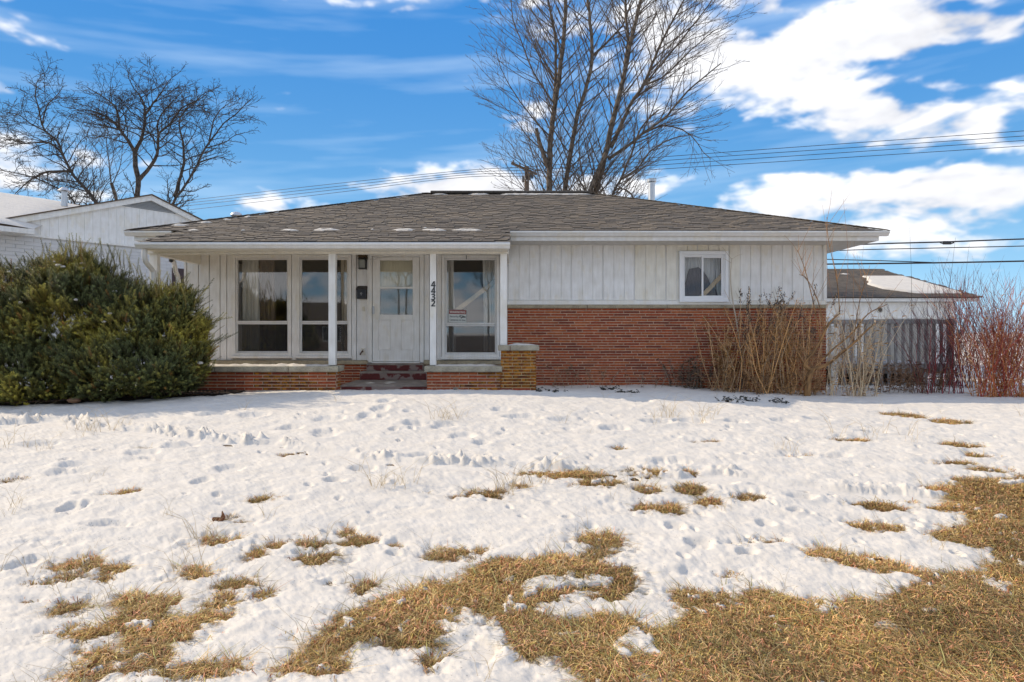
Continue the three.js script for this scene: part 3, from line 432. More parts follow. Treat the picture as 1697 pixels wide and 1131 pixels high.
{ // storm door
  part(house, 'door_frame', [RB(W(609.5), W(617), H(601), H(421.5), 13.10, 13.30), RB(W(696), W(702.5), H(601), H(421.5), 13.10, 13.30), RB(W(617) + 0.001, W(696) - 0.001, H(426), H(421.5), 13.10, 13.30), B(W(617), W(696), H(602), H(599.6), 13.08, 13.30)], MAT.trim);
  const X = [617.6, 630, 684, 695.4].map(W), Y = [599, 522, 479, 475.5, 432, 426.4].map(H);
  const d = part(house, 'door', [RB(X[0], X[1], Y[0], Y[5], 13.12, 13.155), RB(X[2], X[3], Y[0], Y[5], 13.12, 13.155), RB(X[1] + 0.0005, X[2] - 0.0005, Y[4], Y[5], 13.121, 13.154), RB(X[1] + 0.0005, X[2] - 0.0005, Y[0], Y[1], 13.121, 13.154), RB(X[1] + 0.0005, X[2] - 0.0005, Y[2], Y[3], 13.115, 13.154)], MAT.trim);
  part(d, 'pane', [B(X[1], X[2], Y[3], Y[4], 13.135, 13.1355)], MAT.glass); part(d, 'pane', [B(X[1], X[2], Y[1], Y[2], 13.145, 13.1455)], MAT.glass);
  part(d, 'insect_screen', [B(X[1], X[2], Y[1], Y[2], 13.151, 13.1512)], MAT.screen);
  for (const [a, b] of [[626.5, 648], [664.5, 687]]) { const pn = part(d, 'panel', [RB(W(a) + 0.014, W(b) - 0.014, H(581) + 0.014, H(530) - 0.014, 13.114, 13.125, 0.004), ...frame4(W(a), W(b), H(581), H(530), 0.011, 13.111, 13.125, 0.003)], MAT.trim);
    for (const sx of [a + 2.6, b - 2.6]) for (const sy of [533, 556, 578]) part(pn, 'screw', [B(W(sx) - 0.005, W(sx) + 0.005, H(sy) - 0.005, H(sy) + 0.005, 13.108, 13.1135)], MAT.cream); }
  part(d, 'handle', [RB(W(617.8), W(621), H(521), H(508), 13.10, 13.118), RB(W(618.4), W(620.4), H(519), H(510), 13.07, 13.085), B(W(619), W(620), H(512), H(511), 13.085, 13.101), B(W(619), W(620), H(518), H(517), 13.085, 13.101)], MAT.metal);
  part(d, 'inner_door', [B(W(615), W(697), H(601), H(422), 13.21, 13.25)], MAT.white); part(d, 'blind', [...Array(26).keys()].map((k) => B(W(625) + k * 0.0285, W(625) + k * 0.0285 + 0.027, H(522), H(430), 13.195 - (k % 2) * 0.004, 13.205)), M([0.62, 0.58, 0.42], 0.9));
  part(house, 'doorbell', [RB(W(600), W(604.5), H(516), H(508.5), 13.15, 13.17), RB(W(601.4), W(603), H(513), H(510.6), 13.143, 13.151, 0.002)], MAT.cream);
  const t = new Tubes(); t.tube([V(W(601), H(583), -13.17), V(W(601), H(583), -13.09), V(W(599), H(586), -13.06), V(W(598.6), H(588.5), -13.06)], [0.016, 0.013], 8); t.tube([V(W(601), H(583), -13.10), V(W(602.5), H(579.5), -13.10)], [0.007, 0.007], 6);
  const fa = part(house, 'faucet', t.geo(), M([0.10, 0.045, 0.03], 0.5)); part(fa, 'plate', [RB(W(597.5), W(605), H(589), H(577.5), 13.155, 13.171)], MAT.cream);
}
// porch posts, beam, ceiling
const posts = [[250, 263, 11.5, 0.0], [545.4, 557, 11.5, 0.505], [712.8, 723, 11.5, 0.505], [829, 840, 11.5, 0.845]].map(([a, b, Z, y0]) => part(house, 'porch_post', [RB(XW(a, Z), XW(b, Z), y0, 2.40, Z - 0.055, Z + 0.055, 0.006)], MAT.trim));
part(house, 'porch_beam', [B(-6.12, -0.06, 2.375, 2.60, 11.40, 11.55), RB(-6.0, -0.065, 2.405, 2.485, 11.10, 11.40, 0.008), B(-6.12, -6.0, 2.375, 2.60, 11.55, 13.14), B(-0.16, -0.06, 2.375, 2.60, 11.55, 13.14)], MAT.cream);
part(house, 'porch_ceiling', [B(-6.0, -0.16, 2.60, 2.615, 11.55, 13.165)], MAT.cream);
{ // K-style gutters: profile [Z, y]
  const K = (Z, y) => [[Z, y], [Z + 0.012, y], [Z + 0.02, y - 0.012], [Z + 0.105, y - 0.012], [Z + 0.105, y - 0.088], [Z + 0.05, y - 0.088], [Z + 0.022, y - 0.052], [Z + 0.004, y - 0.035], [Z - 0.004, y - 0.012]];
  const Kx = (Z, y, a, b) => prism([[Z - 0.004, y], [Z + 0.105, y], [Z + 0.105, y - 0.085], [Z + 0.045, y - 0.085], [Z + 0.014, y - 0.045], [Z - 0.004, y - 0.028]], a, b);
  part(house, 'gutter', [Kx(10.97, 2.500, -6.075, -0.03)], MAT.gutter);
  part(house, 'gutter', [Kx(12.40, 2.905, -0.045, 6.87)], MAT.gutter);
  part(house, 'gutter', [Kx(12.40, 2.905, -7.06, -6.20)], MAT.gutter);
  part(house, 'fascia', [B(-0.03, 6.73, 2.742, 2.895, 12.51, 12.54), B(-6.93, -6.1, 2.742, 2.895, 12.51, 12.54), B(6.70, 6.73, 2.742, 2.895, 12.54, 21.9), B(-6.93, -6.90, 2.742, 2.895, 12.54, 21.9), B(-6.93, 6.73, 2.742, 2.895, 21.9, 21.93)], MAT.gutter);
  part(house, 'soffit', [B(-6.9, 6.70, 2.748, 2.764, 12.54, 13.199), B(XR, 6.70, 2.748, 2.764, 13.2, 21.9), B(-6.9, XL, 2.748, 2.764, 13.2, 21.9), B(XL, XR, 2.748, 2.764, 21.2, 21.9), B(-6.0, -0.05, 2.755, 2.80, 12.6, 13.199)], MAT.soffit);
  part(house, 'drip_edge', [B(-5.99, -0.036, 2.500, 2.512, 10.985, 11.10)], MAT.metal);
}
// roof: hips with laid shingles
const EA = { x0: -7.03, x1: 6.85, z: 12.42, y: 2.905 }, RI = { x0: -2.26, x1: 2.09, z: 17.24, y: 4.555 };
const roof = part(house, 'roof', poly([[EA.x0, EA.y, -12.42], [EA.x1, EA.y, -12.42], [EA.x1, EA.y, -22.06], [EA.x0, EA.y, -22.06], [RI.x0, RI.y, -17.24], [RI.x1, RI.y, -17.24]], [[0, 1, 5, 4], [1, 2, 5], [2, 3, 4, 5], [3, 0, 4], [3, 2, 1, 0]]), MAT.roofbase);
const porchRoof = part(house, 'porch_roof', prism([[10.985, 2.513], [12.62, 2.975], [12.62, 2.90], [11.0, 2.46]], -5.99, -0.037), MAT.roofbase);
const WID = [0.12, 0.16, 0.20, 0.25, 0.31], EXPO = 0.138;
const tabs = WID.map((w) => [0.006, 0.013].map((th) => { const g = new THREE.BoxGeometry(w - 0.005, th, EXPO + 0.025); g.translate(0, th / 2, -(EXPO + 0.025) / 2); return uvMetres(g, rh(), rh()).toNonIndexed(); }));
function shingles(z0, y0, slope, rows, span, seed, keep, parent, gable) {
  const r = rngOf(seed), A = Math.atan(slope), q = new THREE.Quaternion().setFromEuler(new THREE.Euler(A - 0.045, 0, 0)), merged = []; let n = 0;
  for (let k = 0; k < rows; k++) {
    const s = k * EXPO, [a, b] = span(s); let x = a - r() * 0.1, alt = r() < 0.5 ? 0 : 1;
    while (x < b - 0.03) {
      let wi = Math.floor(r() * 5); const w = WID[wi], c = x + w / 2; alt = r() < 0.72 ? 1 - alt : alt; x += w;
      if (c - w / 2 < a - 0.06 || c + w / 2 > b + 0.06) continue;
      const drop = alt ? 0 : -0.006, sp = s + drop + (r() - 0.5) * 0.006, pos = V(c, y0 + sp * Math.sin(A) + 0.010 * Math.cos(A), -(z0 + sp * Math.cos(A)));
      if (n < keep) piece(parent, 'shingle', tabs[wi][alt], SHINGLE[Math.floor(r() * 6)], pos, q);
      else { const g = tabs[wi][alt].clone(); g.applyMatrix4(new THREE.Matrix4().compose(pos, q, V(1, 1, 1))); const cc = SHC[Math.floor(r() * 6)], f = 0.95 + 0.1 * r() + 0.2 * n2(c * 0.8, s * 1.1); merged.push(tint(g, cc[0] * f, cc[1] * f, cc[2] * f)); }
      n++;
    }
  }
  if (merged.length) part(parent, 'shingles', merged, SHINGLEV, { kind: 'stuff' });
}
shingles(10.985, 2.514, 0.2826, 12, () => [-5.985, -0.04], 3, 300, porchRoof);
{ const L = Math.hypot(RI.z - EA.z, RI.y - EA.y); shingles(EA.z, EA.y + 0.002, (RI.y - EA.y) / (RI.z - EA.z), 37, (s) => [lerp(EA.x0, RI.x0, s / L), lerp(EA.x1, RI.x1, s / L)], 4, 0, roof); }
{ // hip and ridge caps
  const cap = (a, b, n, w) => { const out = [], d = V().subVectors(b, a), l = d.length() / n; d.normalize(); const m = new THREE.Matrix4().lookAt(V(), d, V(0, 1, 0)); for (let k = 0; k < n; k++) { const g = new THREE.CylinderGeometry(w, w, l + 0.03, 6, 1, false, -0.9, 1.8); g.scale(1, 1, 1); g.rotateY(Math.PI / 2); const q = new RoundedBoxGeometry(w * 1.6, 0.014, l + 0.03, 1, 0.004); q.rotateX(0.03); q.applyMatrix4(m); const c = a.clone().lerp(b, (k + 0.5) / n); q.translate(c.x, c.y + 0.018, c.z); const cc = SHC[Math.floor(rh() * 6)]; out.push(tint(uvMetres(q), ...cc)); } return out; };
  part(roof, 'hip_cap', cap(V(EA.x0, EA.y, -EA.z), V(RI.x0, RI.y, -RI.z), 52, 0.11), SHINGLEV); part(roof, 'hip_cap', cap(V(EA.x1, EA.y, -EA.z), V(RI.x1, RI.y, -RI.z), 52, 0.11), SHINGLEV);
  part(roof, 'ridge_cap', cap(V(RI.x0, RI.y, -RI.z), V(RI.x1, RI.y, -RI.z), 30, 0.12), SHINGLEV);
  part(roof, 'ridge_vent', [RB(-2.05, 1.95, RI.y + 0.01, RI.y + 0.07, RI.z - 0.13, RI.z + 0.13, 0.02)], MAT.roofbase);
}
// snow left on the roof
function snowStrip(parent, x0, x1, y, Z, w, slope, seed, th = 0.035) {
  const r = rngOf(seed), n = Math.max(6, Math.round((x1 - x0) / 0.05)), pos = [], idx = [], K = [0, 0.2, 0.5, 0.8, 1];
  for (let i = 0; i <= n; i++) { const t = i / n, x = lerp(x0, x1, t), e = Math.min(1, Math.min(t, 1 - t) * n * 0.35), ww = w * e * (0.65 + 0.6 * Math.abs(n2(x * 4, seed)) + 0.25 * r()), hh = th * e * (0.6 + 0.8 * Math.abs(n2(x * 5, seed + 9)) + 0.15 * r()); const o = 0.02 * n2(x * 3, seed + 3); K.forEach((k, j) => { const d = (k - 0.5) * ww + o, up = j === 0 || j === 4 ? -0.004 : hh * (j === 2 ? 1 : 0.75); pos.push(x, y + d * slope + up + 0.012, -(Z + d)); }); }
  for (let i = 0; i < n; i++) for (let j = 0; j < 4; j++) { const a = i * 5 + j; idx.push(a, a + 5, a + 1, a + 1, a + 5, a + 6); }
  const g = new THREE.BufferGeometry(); g.setAttribute('position', new THREE.Float32BufferAttribute(pos, 3)); g.setIndex(idx); g.computeVertexNormals(); uvMetres(g); return g;
}
{ const yz = (Z) => 2.514 + 0.2826 * (Z - 10.985), sn = [];
  const at = (p0, p1, Z, w, s) => sn.push(snowStrip(roof, XW(p0, Z), XW(p1, Z), yz(Z), Z, w, 0.2826, s));
  at(648, 692, 12.35, 0.17, 1); at(694, 742, 12.33, 0.17, 2); at(745, 802, 12.31, 0.17, 3); at(612, 622, 12.35, 0.07, 4); at(462, 496, 12.30, 0.17, 5); at(516, 566, 12.32, 0.17, 6); at(700, 709, 12.6, 0.05, 7); at(308, 332, 12.32, 0.16, 8); at(398, 408, 12.25, 0.05, 17);
  part(porchRoof, 'snow_patch', sn, MAT.snow);
  const hp = []; for (const [t0, t1, w, s] of [[0.06, 0.13, 0.14, 11], [0.135, 0.19, 0.13, 12], [0.21, 0.24, 0.1, 13], [0.28, 0.3, 0.08, 14]]) { const a = lerp(EA.x0, RI.x0, t0) + 0.25, b = lerp(EA.x0, RI.x0, t1) + 0.35, Z = lerp(EA.z, RI.z, (t0 + t1) / 2), y = lerp(EA.y, RI.y, (t0 + t1) / 2); hp.push(snowStrip(roof, a, b, y, Z, w, 0.34, s)); }
  hp.push(snowStrip(roof, -1.1, -0.55, RI.y - 0.05, RI.z - 0.17, 0.09, 0.34, 15)); hp.push(snowStrip(roof, -0.3, 2.0, RI.y - 0.05, RI.z - 0.17, 0.10, 0.34, 16)); hp.push(snowStrip(roof, -2.0, -1.6, RI.y - 0.05, RI.z - 0.17, 0.06, 0.34, 18));
  part(roof, 'snow_patch', hp, MAT.snow);
}
{ // flue, roof vent, downspouts
  const cyl = (x, y0, y1, Z, r0, r1 = r0, n = 20) => { const g = new THREE.CylinderGeometry(r1, r0, y1 - y0, n); g.translate(x, (y0 + y1) / 2, -Z); return g; };
  const fx = XW(1080, 18.5), fl = part(roof, 'flue_pipe', [cyl(fx, 3.6, 5.12, 18.5, 0.09), cyl(fx, 5.05, 5.06, 18.5, 0.095), cyl(fx, 4.2, 4.24, 18.5, 0.16, 0.1)], MAT.metal);
  part(fl, 'flue_cap', [cyl(fx, 5.14, 5.21, 18.5, 0.125, 0.13), cyl(fx, 5.211, 5.24, 18.5, 0.135, 0.06), cyl(fx, 5.11, 5.15, 18.5, 0.06)], MAT.metal);
  const dome = new THREE.SphereGeometry(0.12, 16, 8, 0, 6.29, 0, 1.6); dome.scale(1, 0.7, 1); dome.translate(-5.9, 3.56, -14.6);
  part(roof, 'roof_vent', [cyl(-5.9, 3.2, 3.57, 14.6, 0.07), dome], MAT.metal);
  const ds = (pts, r = 0.042) => { const t = new Tubes(); t.tube(new THREE.CatmullRomCurve3(pts, false, 'catmullrom', 0.3).getPoints(26), [r, r], 8); return t.geo(); };
  part(house, 'downspout', ds([P(240, 408, 11.1), P(239, 424, 11.1), P(241, 434, 11.15), P(252, 448, 11.36), P(254, 460, 11.38), P(254.5, 560, 11.38), P(255, 640, 11.38)]), MAT.gutter);
  part(house, 'downspout', ds([V(-6.15, 2.36, -12.3), V(-6.2, 2.35, -12.5), V(-6.38, 2.2, -12.95), V(-6.39, 2.0, -13.06), V(-6.39, 0.3, -13.06)]), MAT.gutter);
}
{ // brass-black house numbers on the second post from the right
  const font = await new FontLoader().loadAsync('fonts/droid/droid_sans_bold.typeface.json');
  ['4', '4', '3', '2'].forEach((ch, i) => { const g = new TextGeometry(ch, { font, size: 0.104, depth: 0.008, curveSegments: 5 }); g.computeBoundingBox(); const b = g.boundingBox, c = P(718, [471.5, 481.8, 492.4, 503][i], 11.44); g.translate(c.x - (b.min.x + b.max.x) / 2, c.y - (b.min.y + b.max.y) / 2, -11.4435); part(posts[2], 'digit', uvMetres(g), MAT.black); });
}
// ---------------------------------------------------------------- low porch walls
const ZP = 11.37;
function porchWall(name, label, blocks, lichen) {
  const t = thing(name, label, 'wall', V((blocks[0][0] + blocks.at(-1)[1]) / 2, 0, -ZP - 0.15));
  for (const [x0, x1, yTop, depth, sh] of blocks) {
    const core = part(t, 'masonry', [B(x0 + 0.008, x1 - 0.008, -0.3, yTop - 0.001, ZP + 0.008, ZP + depth)], yTop > 0.5 ? M([0.60, 0.45, 0.26], 0.95, { map: TX.stone, bumpMap: TX.grainB, bumpScale: 0.002 }) : MAT.mortar), n = Math.ceil((yTop + 0.12) / COURSE);
    const mat = (x, y) => { const k = lichen(x, y); return rh() < k ? LICHEN[Math.floor(rh() * 2)] : rh() < k * 1.2 ? LICHEN[2] : brickMat(); };
    for (const [x, y, l] of courses(x0, x1, yTop, n, (r) => (r % 2) * 0.5 + (sh ?? 0))) piece(core, 'brick', brickMesh(l) ?? brickGeo(l), mat(x, y), V(x, y, -ZP - 0.0165 - 0.003 * rh()));
    for (const side of [x0, x1]) for (let r = 0; r < n; r++) { const y = yTop - JH * 0.5 - r * COURSE - BH / 2; let z = r % 2 ? 0.034 : 0.12; for (; z < depth - 0.06; z += BL + JL) { const l = Math.min(BL, depth - z); const g = uvMetres(new THREE.BoxGeometry(0.03, BH, l - 0.012), rh(), rh()); piece(core, 'brick', g, mat(side, y), V(side + (side === x0 ? 0.015 : -0.015), y, -ZP - z - l / 2)); } }
  }
  return t;
}
const wl = porchWall('porch_wall', 'long low red brick porch wall beside the evergreen bush, stone cap on top', [[-6.1, -2.935, 0.398, 0.34, 0.1]], (x, y) => { const a = Math.exp(-(((x + 4.03) / 0.16) ** 2)) * 0.8, b = Math.exp(-(((x + 3.6) / 0.2) ** 2)) * 0.75 * (y < 0.3 ? 1 : 0.4); return Math.max(a, b, x > -3.05 ? 0.4 : 0, 0.04); });
const wr = porchWall('porch_wall', 'short low brick porch wall right of the steps joined to mossy yellow pillar', [[-1.42, -0.186, 0.398, 0.34, 0.2], [-0.186, 0.405, 0.752, 0.42, 0.35]], (x, y) => (x > -0.19 ? (y > 0.32 ? 0.90 : y > 0.15 ? 0.55 : 0.35) : clamp((x + 0.75) * 1.1 + (y < 0.2 ? 0.12 : 0)) * (x > -0.5 ? 0.95 : 0.6)));
function capStone(t, segs, y0, y1, zn, zf) { for (const [a, b] of segs) part(t, 'cap_stone', [RB(a + 0.003, b - 0.003, y0, y1, zn, zf, 0.012)], MAT.cap); }
capStone(wl, [[-6.15, -4.95], [-4.949, -3.72], [-3.719, -2.885]], 0.40, 0.495, ZP - 0.05, ZP + 0.38); capStone(wr, [[-1.46, -0.16]], 0.40, 0.495, ZP - 0.05, ZP + 0.38); capStone(wr, [[-0.235, -0.03], [-0.029, 0.455]], 0.754, 0.845, ZP - 0.05, ZP + 0.46);
function capSnow(x0, x1, y, Z, w, s) { return snowStrip(null, x0, x1, y - 0.014, Z, w, 0, s, 0.035); }
part(wl, 'snow_patch', [capSnow(-5.6, -3.0, 0.495, ZP + 0.17, 0.34, 31)], MAT.snow); part(wr, 'snow_patch', [capSnow(-1.38, -0.22, 0.495, ZP + 0.17, 0.34, 32), capSnow(-0.1, 0.43, 0.845, ZP + 0.2, 0.40, 33)], MAT.snow);
{ const g = new THREE.TorusGeometry(0.045, 0.012, 6, 16); g.translate(-0.94, 0.085, -ZP + 0.004); const dp = part(wr, 'drain_pipe', g, MAT.concrete); const c = new THREE.CylinderGeometry(0.04, 0.04, 0.02, 16); c.rotateX(Math.PI / 2); c.translate(-0.94, 0.085, -ZP - 0.002); part(dp, 'opening', c, MAT.dark); }
// ---------------------------------------------------------------- steps
{
  const t = thing('porch_steps', 'worn concrete front steps with flaking red painted risers below the door', 'steps', V(-2.2, 0, -12.3));
  const st = (x0, x1, y0, y1, zn, zf) => { const s = part(t, 'step', [RB(x0, x1, y0, y1, zn, zf, 0.012)], MAT.concrete); part(s, 'riser_paint', [B(x0 + 0.01, x1 - 0.01, y0 + 0.005, y1 - 0.035, zn - 0.004, zn + 0.004)], MAT.redpaint); return s; };
  const s0 = st(-2.925, -1.43, -0.1, 0.165, 11.66, 12.80); st(-2.86, -1.60, 0.165, 0.325, 12.80, 13.10); st(W(610), W(703), 0.325, H(601.8), 12.99, 13.16);
  part(s0, 'snow_patch', [snowStrip(null, -2.62, -2.40, 0.150, 12.05, 0.3, 0, 41, 0.02), snowStrip(null, -2.32, -2.05, 0.150, 12.2, 0.2, 0, 42, 0.02), snowStrip(null, -2.25, -2.1, 0.150, 11.95, 0.12, 0, 43, 0.015)], MAT.snow);
}
// ---------------------------------------------------------------- things on and in the house
{
  const t = thing('mailbox', 'small black wall mailbox with sloping lid left of the front door', 'mailbox', V(W(600), H(496), -13.1));
  part(t, 'box', [RB(W(592.8), W(607.8), H(496), H(478), 13.07, 13.167)], MAT.black);
  part(t, 'lid', prism([[13.055, H(479.5)], [13.167, H(474)], [13.167, H(477.6)], [13.055, H(481)]], W(592), W(608.8)), M([0.035, 0.025, 0.022], 0.5));
  const e = new THREE.TorusGeometry(0.014, 0.005, 5, 12); e.translate(W(600), H(487), -13.068); const e2 = new THREE.ConeGeometry(0.011, 0.03, 5); e2.translate(W(600), H(489), -13.067); part(t, 'emblem', [e, e2], MAT.metal);
}
{
  const cx = W(602.3), t = thing('wall_lantern', 'dark porch wall lantern beside door with a bird nest on top', 'lamp', V(cx, H(446), -13.1)), zc = 13.07;
  part(t, 'bracket', [B(cx - 0.03, cx + 0.03, H(440), H(424), 13.12, 13.17), B(cx - 0.012, cx + 0.012, H(428), H(426), zc, 13.12)], MAT.dark);
  const fr = []; for (const sx of [-1, 1]) for (const sz of [-1, 1]) fr.push(B(cx + sx * 0.062 - 0.006, cx + sx * 0.062 + 0.006, H(445.5), H(431), zc + sz * 0.05 - 0.006, zc + sz * 0.05 + 0.006)); fr.push(B(cx - 0.072, cx + 0.072, H(447), H(445.5), zc - 0.06, zc + 0.06)); const hat = new THREE.CylinderGeometry(0.045, 0.115, 0.05, 4); hat.rotateY(Math.PI / 4); hat.translate(cx, H(430) + 0.02, -zc); fr.push(hat);
  part(t, 'frame', fr, MAT.dark); part(t, 'glass', [B(cx - 0.056, cx + 0.056, H(445), H(431.5), zc - 0.045, zc + 0.045)], M([0.5, 0.52, 0.48], 0.25, { transmission: 0.35, thickness: 0 }));
  const r = rngOf(77), n = new Tubes(); for (let k = 0; k < 150; k++) { const a = r() * 6.28, e = a + 0.6 + r() * 1.2, R = 0.05 + 0.05 * r(), y = H(433) + 0.035 + 0.075 * r(); n.tube([V(cx + Math.cos(a) * R, y, -zc - 0.01 + Math.sin(a) * R * 0.8), V(cx + Math.cos((a + e) / 2) * R * 1.05, y + 0.01, -zc - 0.01 + Math.sin((a + e) / 2) * R * 0.85), V(cx + Math.cos(e) * R * (1 + 0.35 * r()), y - 0.015 * r(), -zc - 0.01 + Math.sin(e) * R)], [0.003, 0.002], 3); }
  for (const [q, w] of [[[650, 425], 1], [[628, 427], 1]]) n.tube([V(cx + 0.06, H(430), -13.06), V(W(622), H(431), -13.08), V(W(q[0]), H(q[1]), -13.1)], [0.002, 0.001], 3);
  solo('bird_nest', 'brown twig bird nest resting on top of the porch lantern', 'nest', n.geo(), M([0.19, 0.125, 0.06], 1));
}
{
  const c = document.createElement('canvas'); c.width = 320; c.height = 230; const k = c.getContext('2d');
  k.fillStyle = '#dfe3de'; k.fillRect(0, 0, 320, 230); k.fillStyle = '#8d2a20'; k.fillRect(6, 6, 308, 76); k.fillStyle = '#f2efe8'; k.textAlign = 'center'; k.font = 'bold 58px sans-serif'; k.fillText('WARNING', 160, 65, 292);
  k.fillStyle = '#1b2422'; k.font = 'bold 46px sans-serif'; k.textAlign = 'left'; k.fillText('Security', 16, 142, 164); k.fillText('Cameras in Use', 16, 204, 290);
  k.save(); k.translate(245, 128); k.rotate(0.12); k.fillRect(-52, -22, 78, 36); k.fillRect(28, -14, 14, 20); k.fillRect(-20, 14, 12, 20); k.beginPath(); k.arc(48, -4, 14, 0, 7); k.fill(); k.fillStyle = '#dfe3de'; k.fillRect(-34, -13, 34, 16); k.restore(); k.strokeStyle = '#6a6e6a'; k.lineWidth = 4; k.strokeRect(2, 2, 316, 226);
  const tx = new THREE.CanvasTexture(c); tx.colorSpace = THREE.SRGBColorSpace;
  const t = thing('warning_sign', 'small rectangular security camera sign with red band leaning in window', 'sign', V(W(757.5), H(535), -13.15));
  part(t, 'plate', [RB(W(742.8), W(773), H(535), H(513), 13.153, 13.158, 0.002)], M([0.6, 0.62, 0.6], 0.5));
  const f = new THREE.PlaneGeometry(W(772.6) - W(743.2), H(513.3) - H(534.7)); f.translate((W(772.6) + W(743.2)) / 2, (H(513.3) + H(534.7)) / 2, -13.1505); part(t, 'print', f, M([0.85, 0.85, 0.85], 0.4, { map: tx })); t.rotation.z = -0.03;
}
function curtain(label, x0, x1, y0, y1, Z, folds, amp, mat, flare = 0, group) {
  const nx = folds * 10, ny = 14, g = new THREE.PlaneGeometry(1, 1, nx, ny), p = g.attributes.position, uv = g.attributes.uv;
  for (let i = 0; i < p.count; i++) { const u = p.getX(i) + 0.5, v = p.getY(i) + 0.5, a = amp * (0.5 + 0.8 * (1 - v)), ph = u * folds * 6.283 + 0.5 * Math.sin(v * 3 + u * 9); p.setXYZ(i, lerp(x0, x1, u) + flare * (1 - v) * (u - 0.3) + 0.01 * Math.sin(v * 5 + u * 20), lerp(y0, y1, v), -Z + a * Math.sin(ph) + a * 0.4 * Math.sin(ph * 2.3 + 1)); uv.setXY(i, u * (x1 - x0), v * (y1 - y0)); }
  g.computeVertexNormals(); return solo('curtain', label, 'curtain', g, mat, group);
}
const sheer = M([0.72, 0.70, 0.62], 0.9, { side: THREE.DoubleSide, transmission: 0.2, thickness: 0 });
curtain('pale gathered curtain at the left edge of the leftmost porch window', W(393), W(420), H(588), H(424), 13.42, 4, 0.022, sheer, 0.04);
curtain('dark brown curtain hanging in the leftmost porch window', W(421), W(446), H(588), H(424), 13.46, 4, 0.025, M([0.16, 0.12, 0.09], 0.95, { side: THREE.DoubleSide }), 0.05);
curtain('tan curtain inside the middle porch window, seen right of the post', W(560), W(580), H(588), H(424), 13.42, 3, 0.022, M([0.5, 0.44, 0.32], 0.9, { side: THREE.DoubleSide }));
curtain('narrow pale curtain at left edge of the window with the warning sign', W(737), W(750), H(590), H(424), 13.42, 2, 0.02, sheer, 0.05);
curtain('wider pale curtain at right edge of the window with the warning sign', W(800), W(822), H(590), H(424), 13.42, 4, 0.022, sheer, -0.01);
curtain('thin grey sheer curtain across the small bedroom window', W(1132), W(1202), H(496), H(421), 13.46, 11, 0.014, M([0.52, 0.55, 0.56], 0.9, { side: THREE.DoubleSide }), 0);
{ // dark cloth hung over the sheer in the bedroom window
  const s = new THREE.Shape(); [[1136, 493], [1139, 478], [1144, 464], [1147, 452], [1149, 445], [1163, 442], [1170, 447], [1178, 458], [1183, 470], [1193, 480], [1197, 493]].forEach(([a, b], i) => (i ? s.lineTo(W(a), H(b)) : s.moveTo(W(a), H(b))));
  const g = new THREE.ExtrudeGeometry(s, { depth: 0.03, bevelEnabled: true, bevelSize: 0.012, bevelThickness: 0.015, bevelSegments: 2, curveSegments: 4 }); g.translate(0, 0, -13.43); solo('dark_cloth', 'dark navy cloth bunched behind the glass of the bedroom window', 'cloth', uvMetres(g), M([0.030, 0.036, 0.060], 0.95, { bumpMap: TX.bark, bumpScale: 0.02 }));
}
function plank(label, a, b, w, Z) { const d = Math.hypot(b.x - a.x, b.y - a.y), g = new RoundedBoxGeometry(d, w, 0.038, 1, 0.004); uvMetres(g); g.rotateZ(Math.atan2(b.y - a.y, b.x - a.x)); g.translate((a.x + b.x) / 2, (a.y + b.y) / 2, -Z); solo('plank', label, 'plank', g, MAT.plank); }
plank('bare wooden plank propped diagonally in the window behind the warning sign', V(W(752), H(517), 0), V(W(823), H(463), 0), 0.085, 13.33);
plank('bare wooden plank braced across the lower corner of the bedroom window', V(W(1165), H(493), 0), V(W(1204), H(452), 0), 0.08, 13.31);
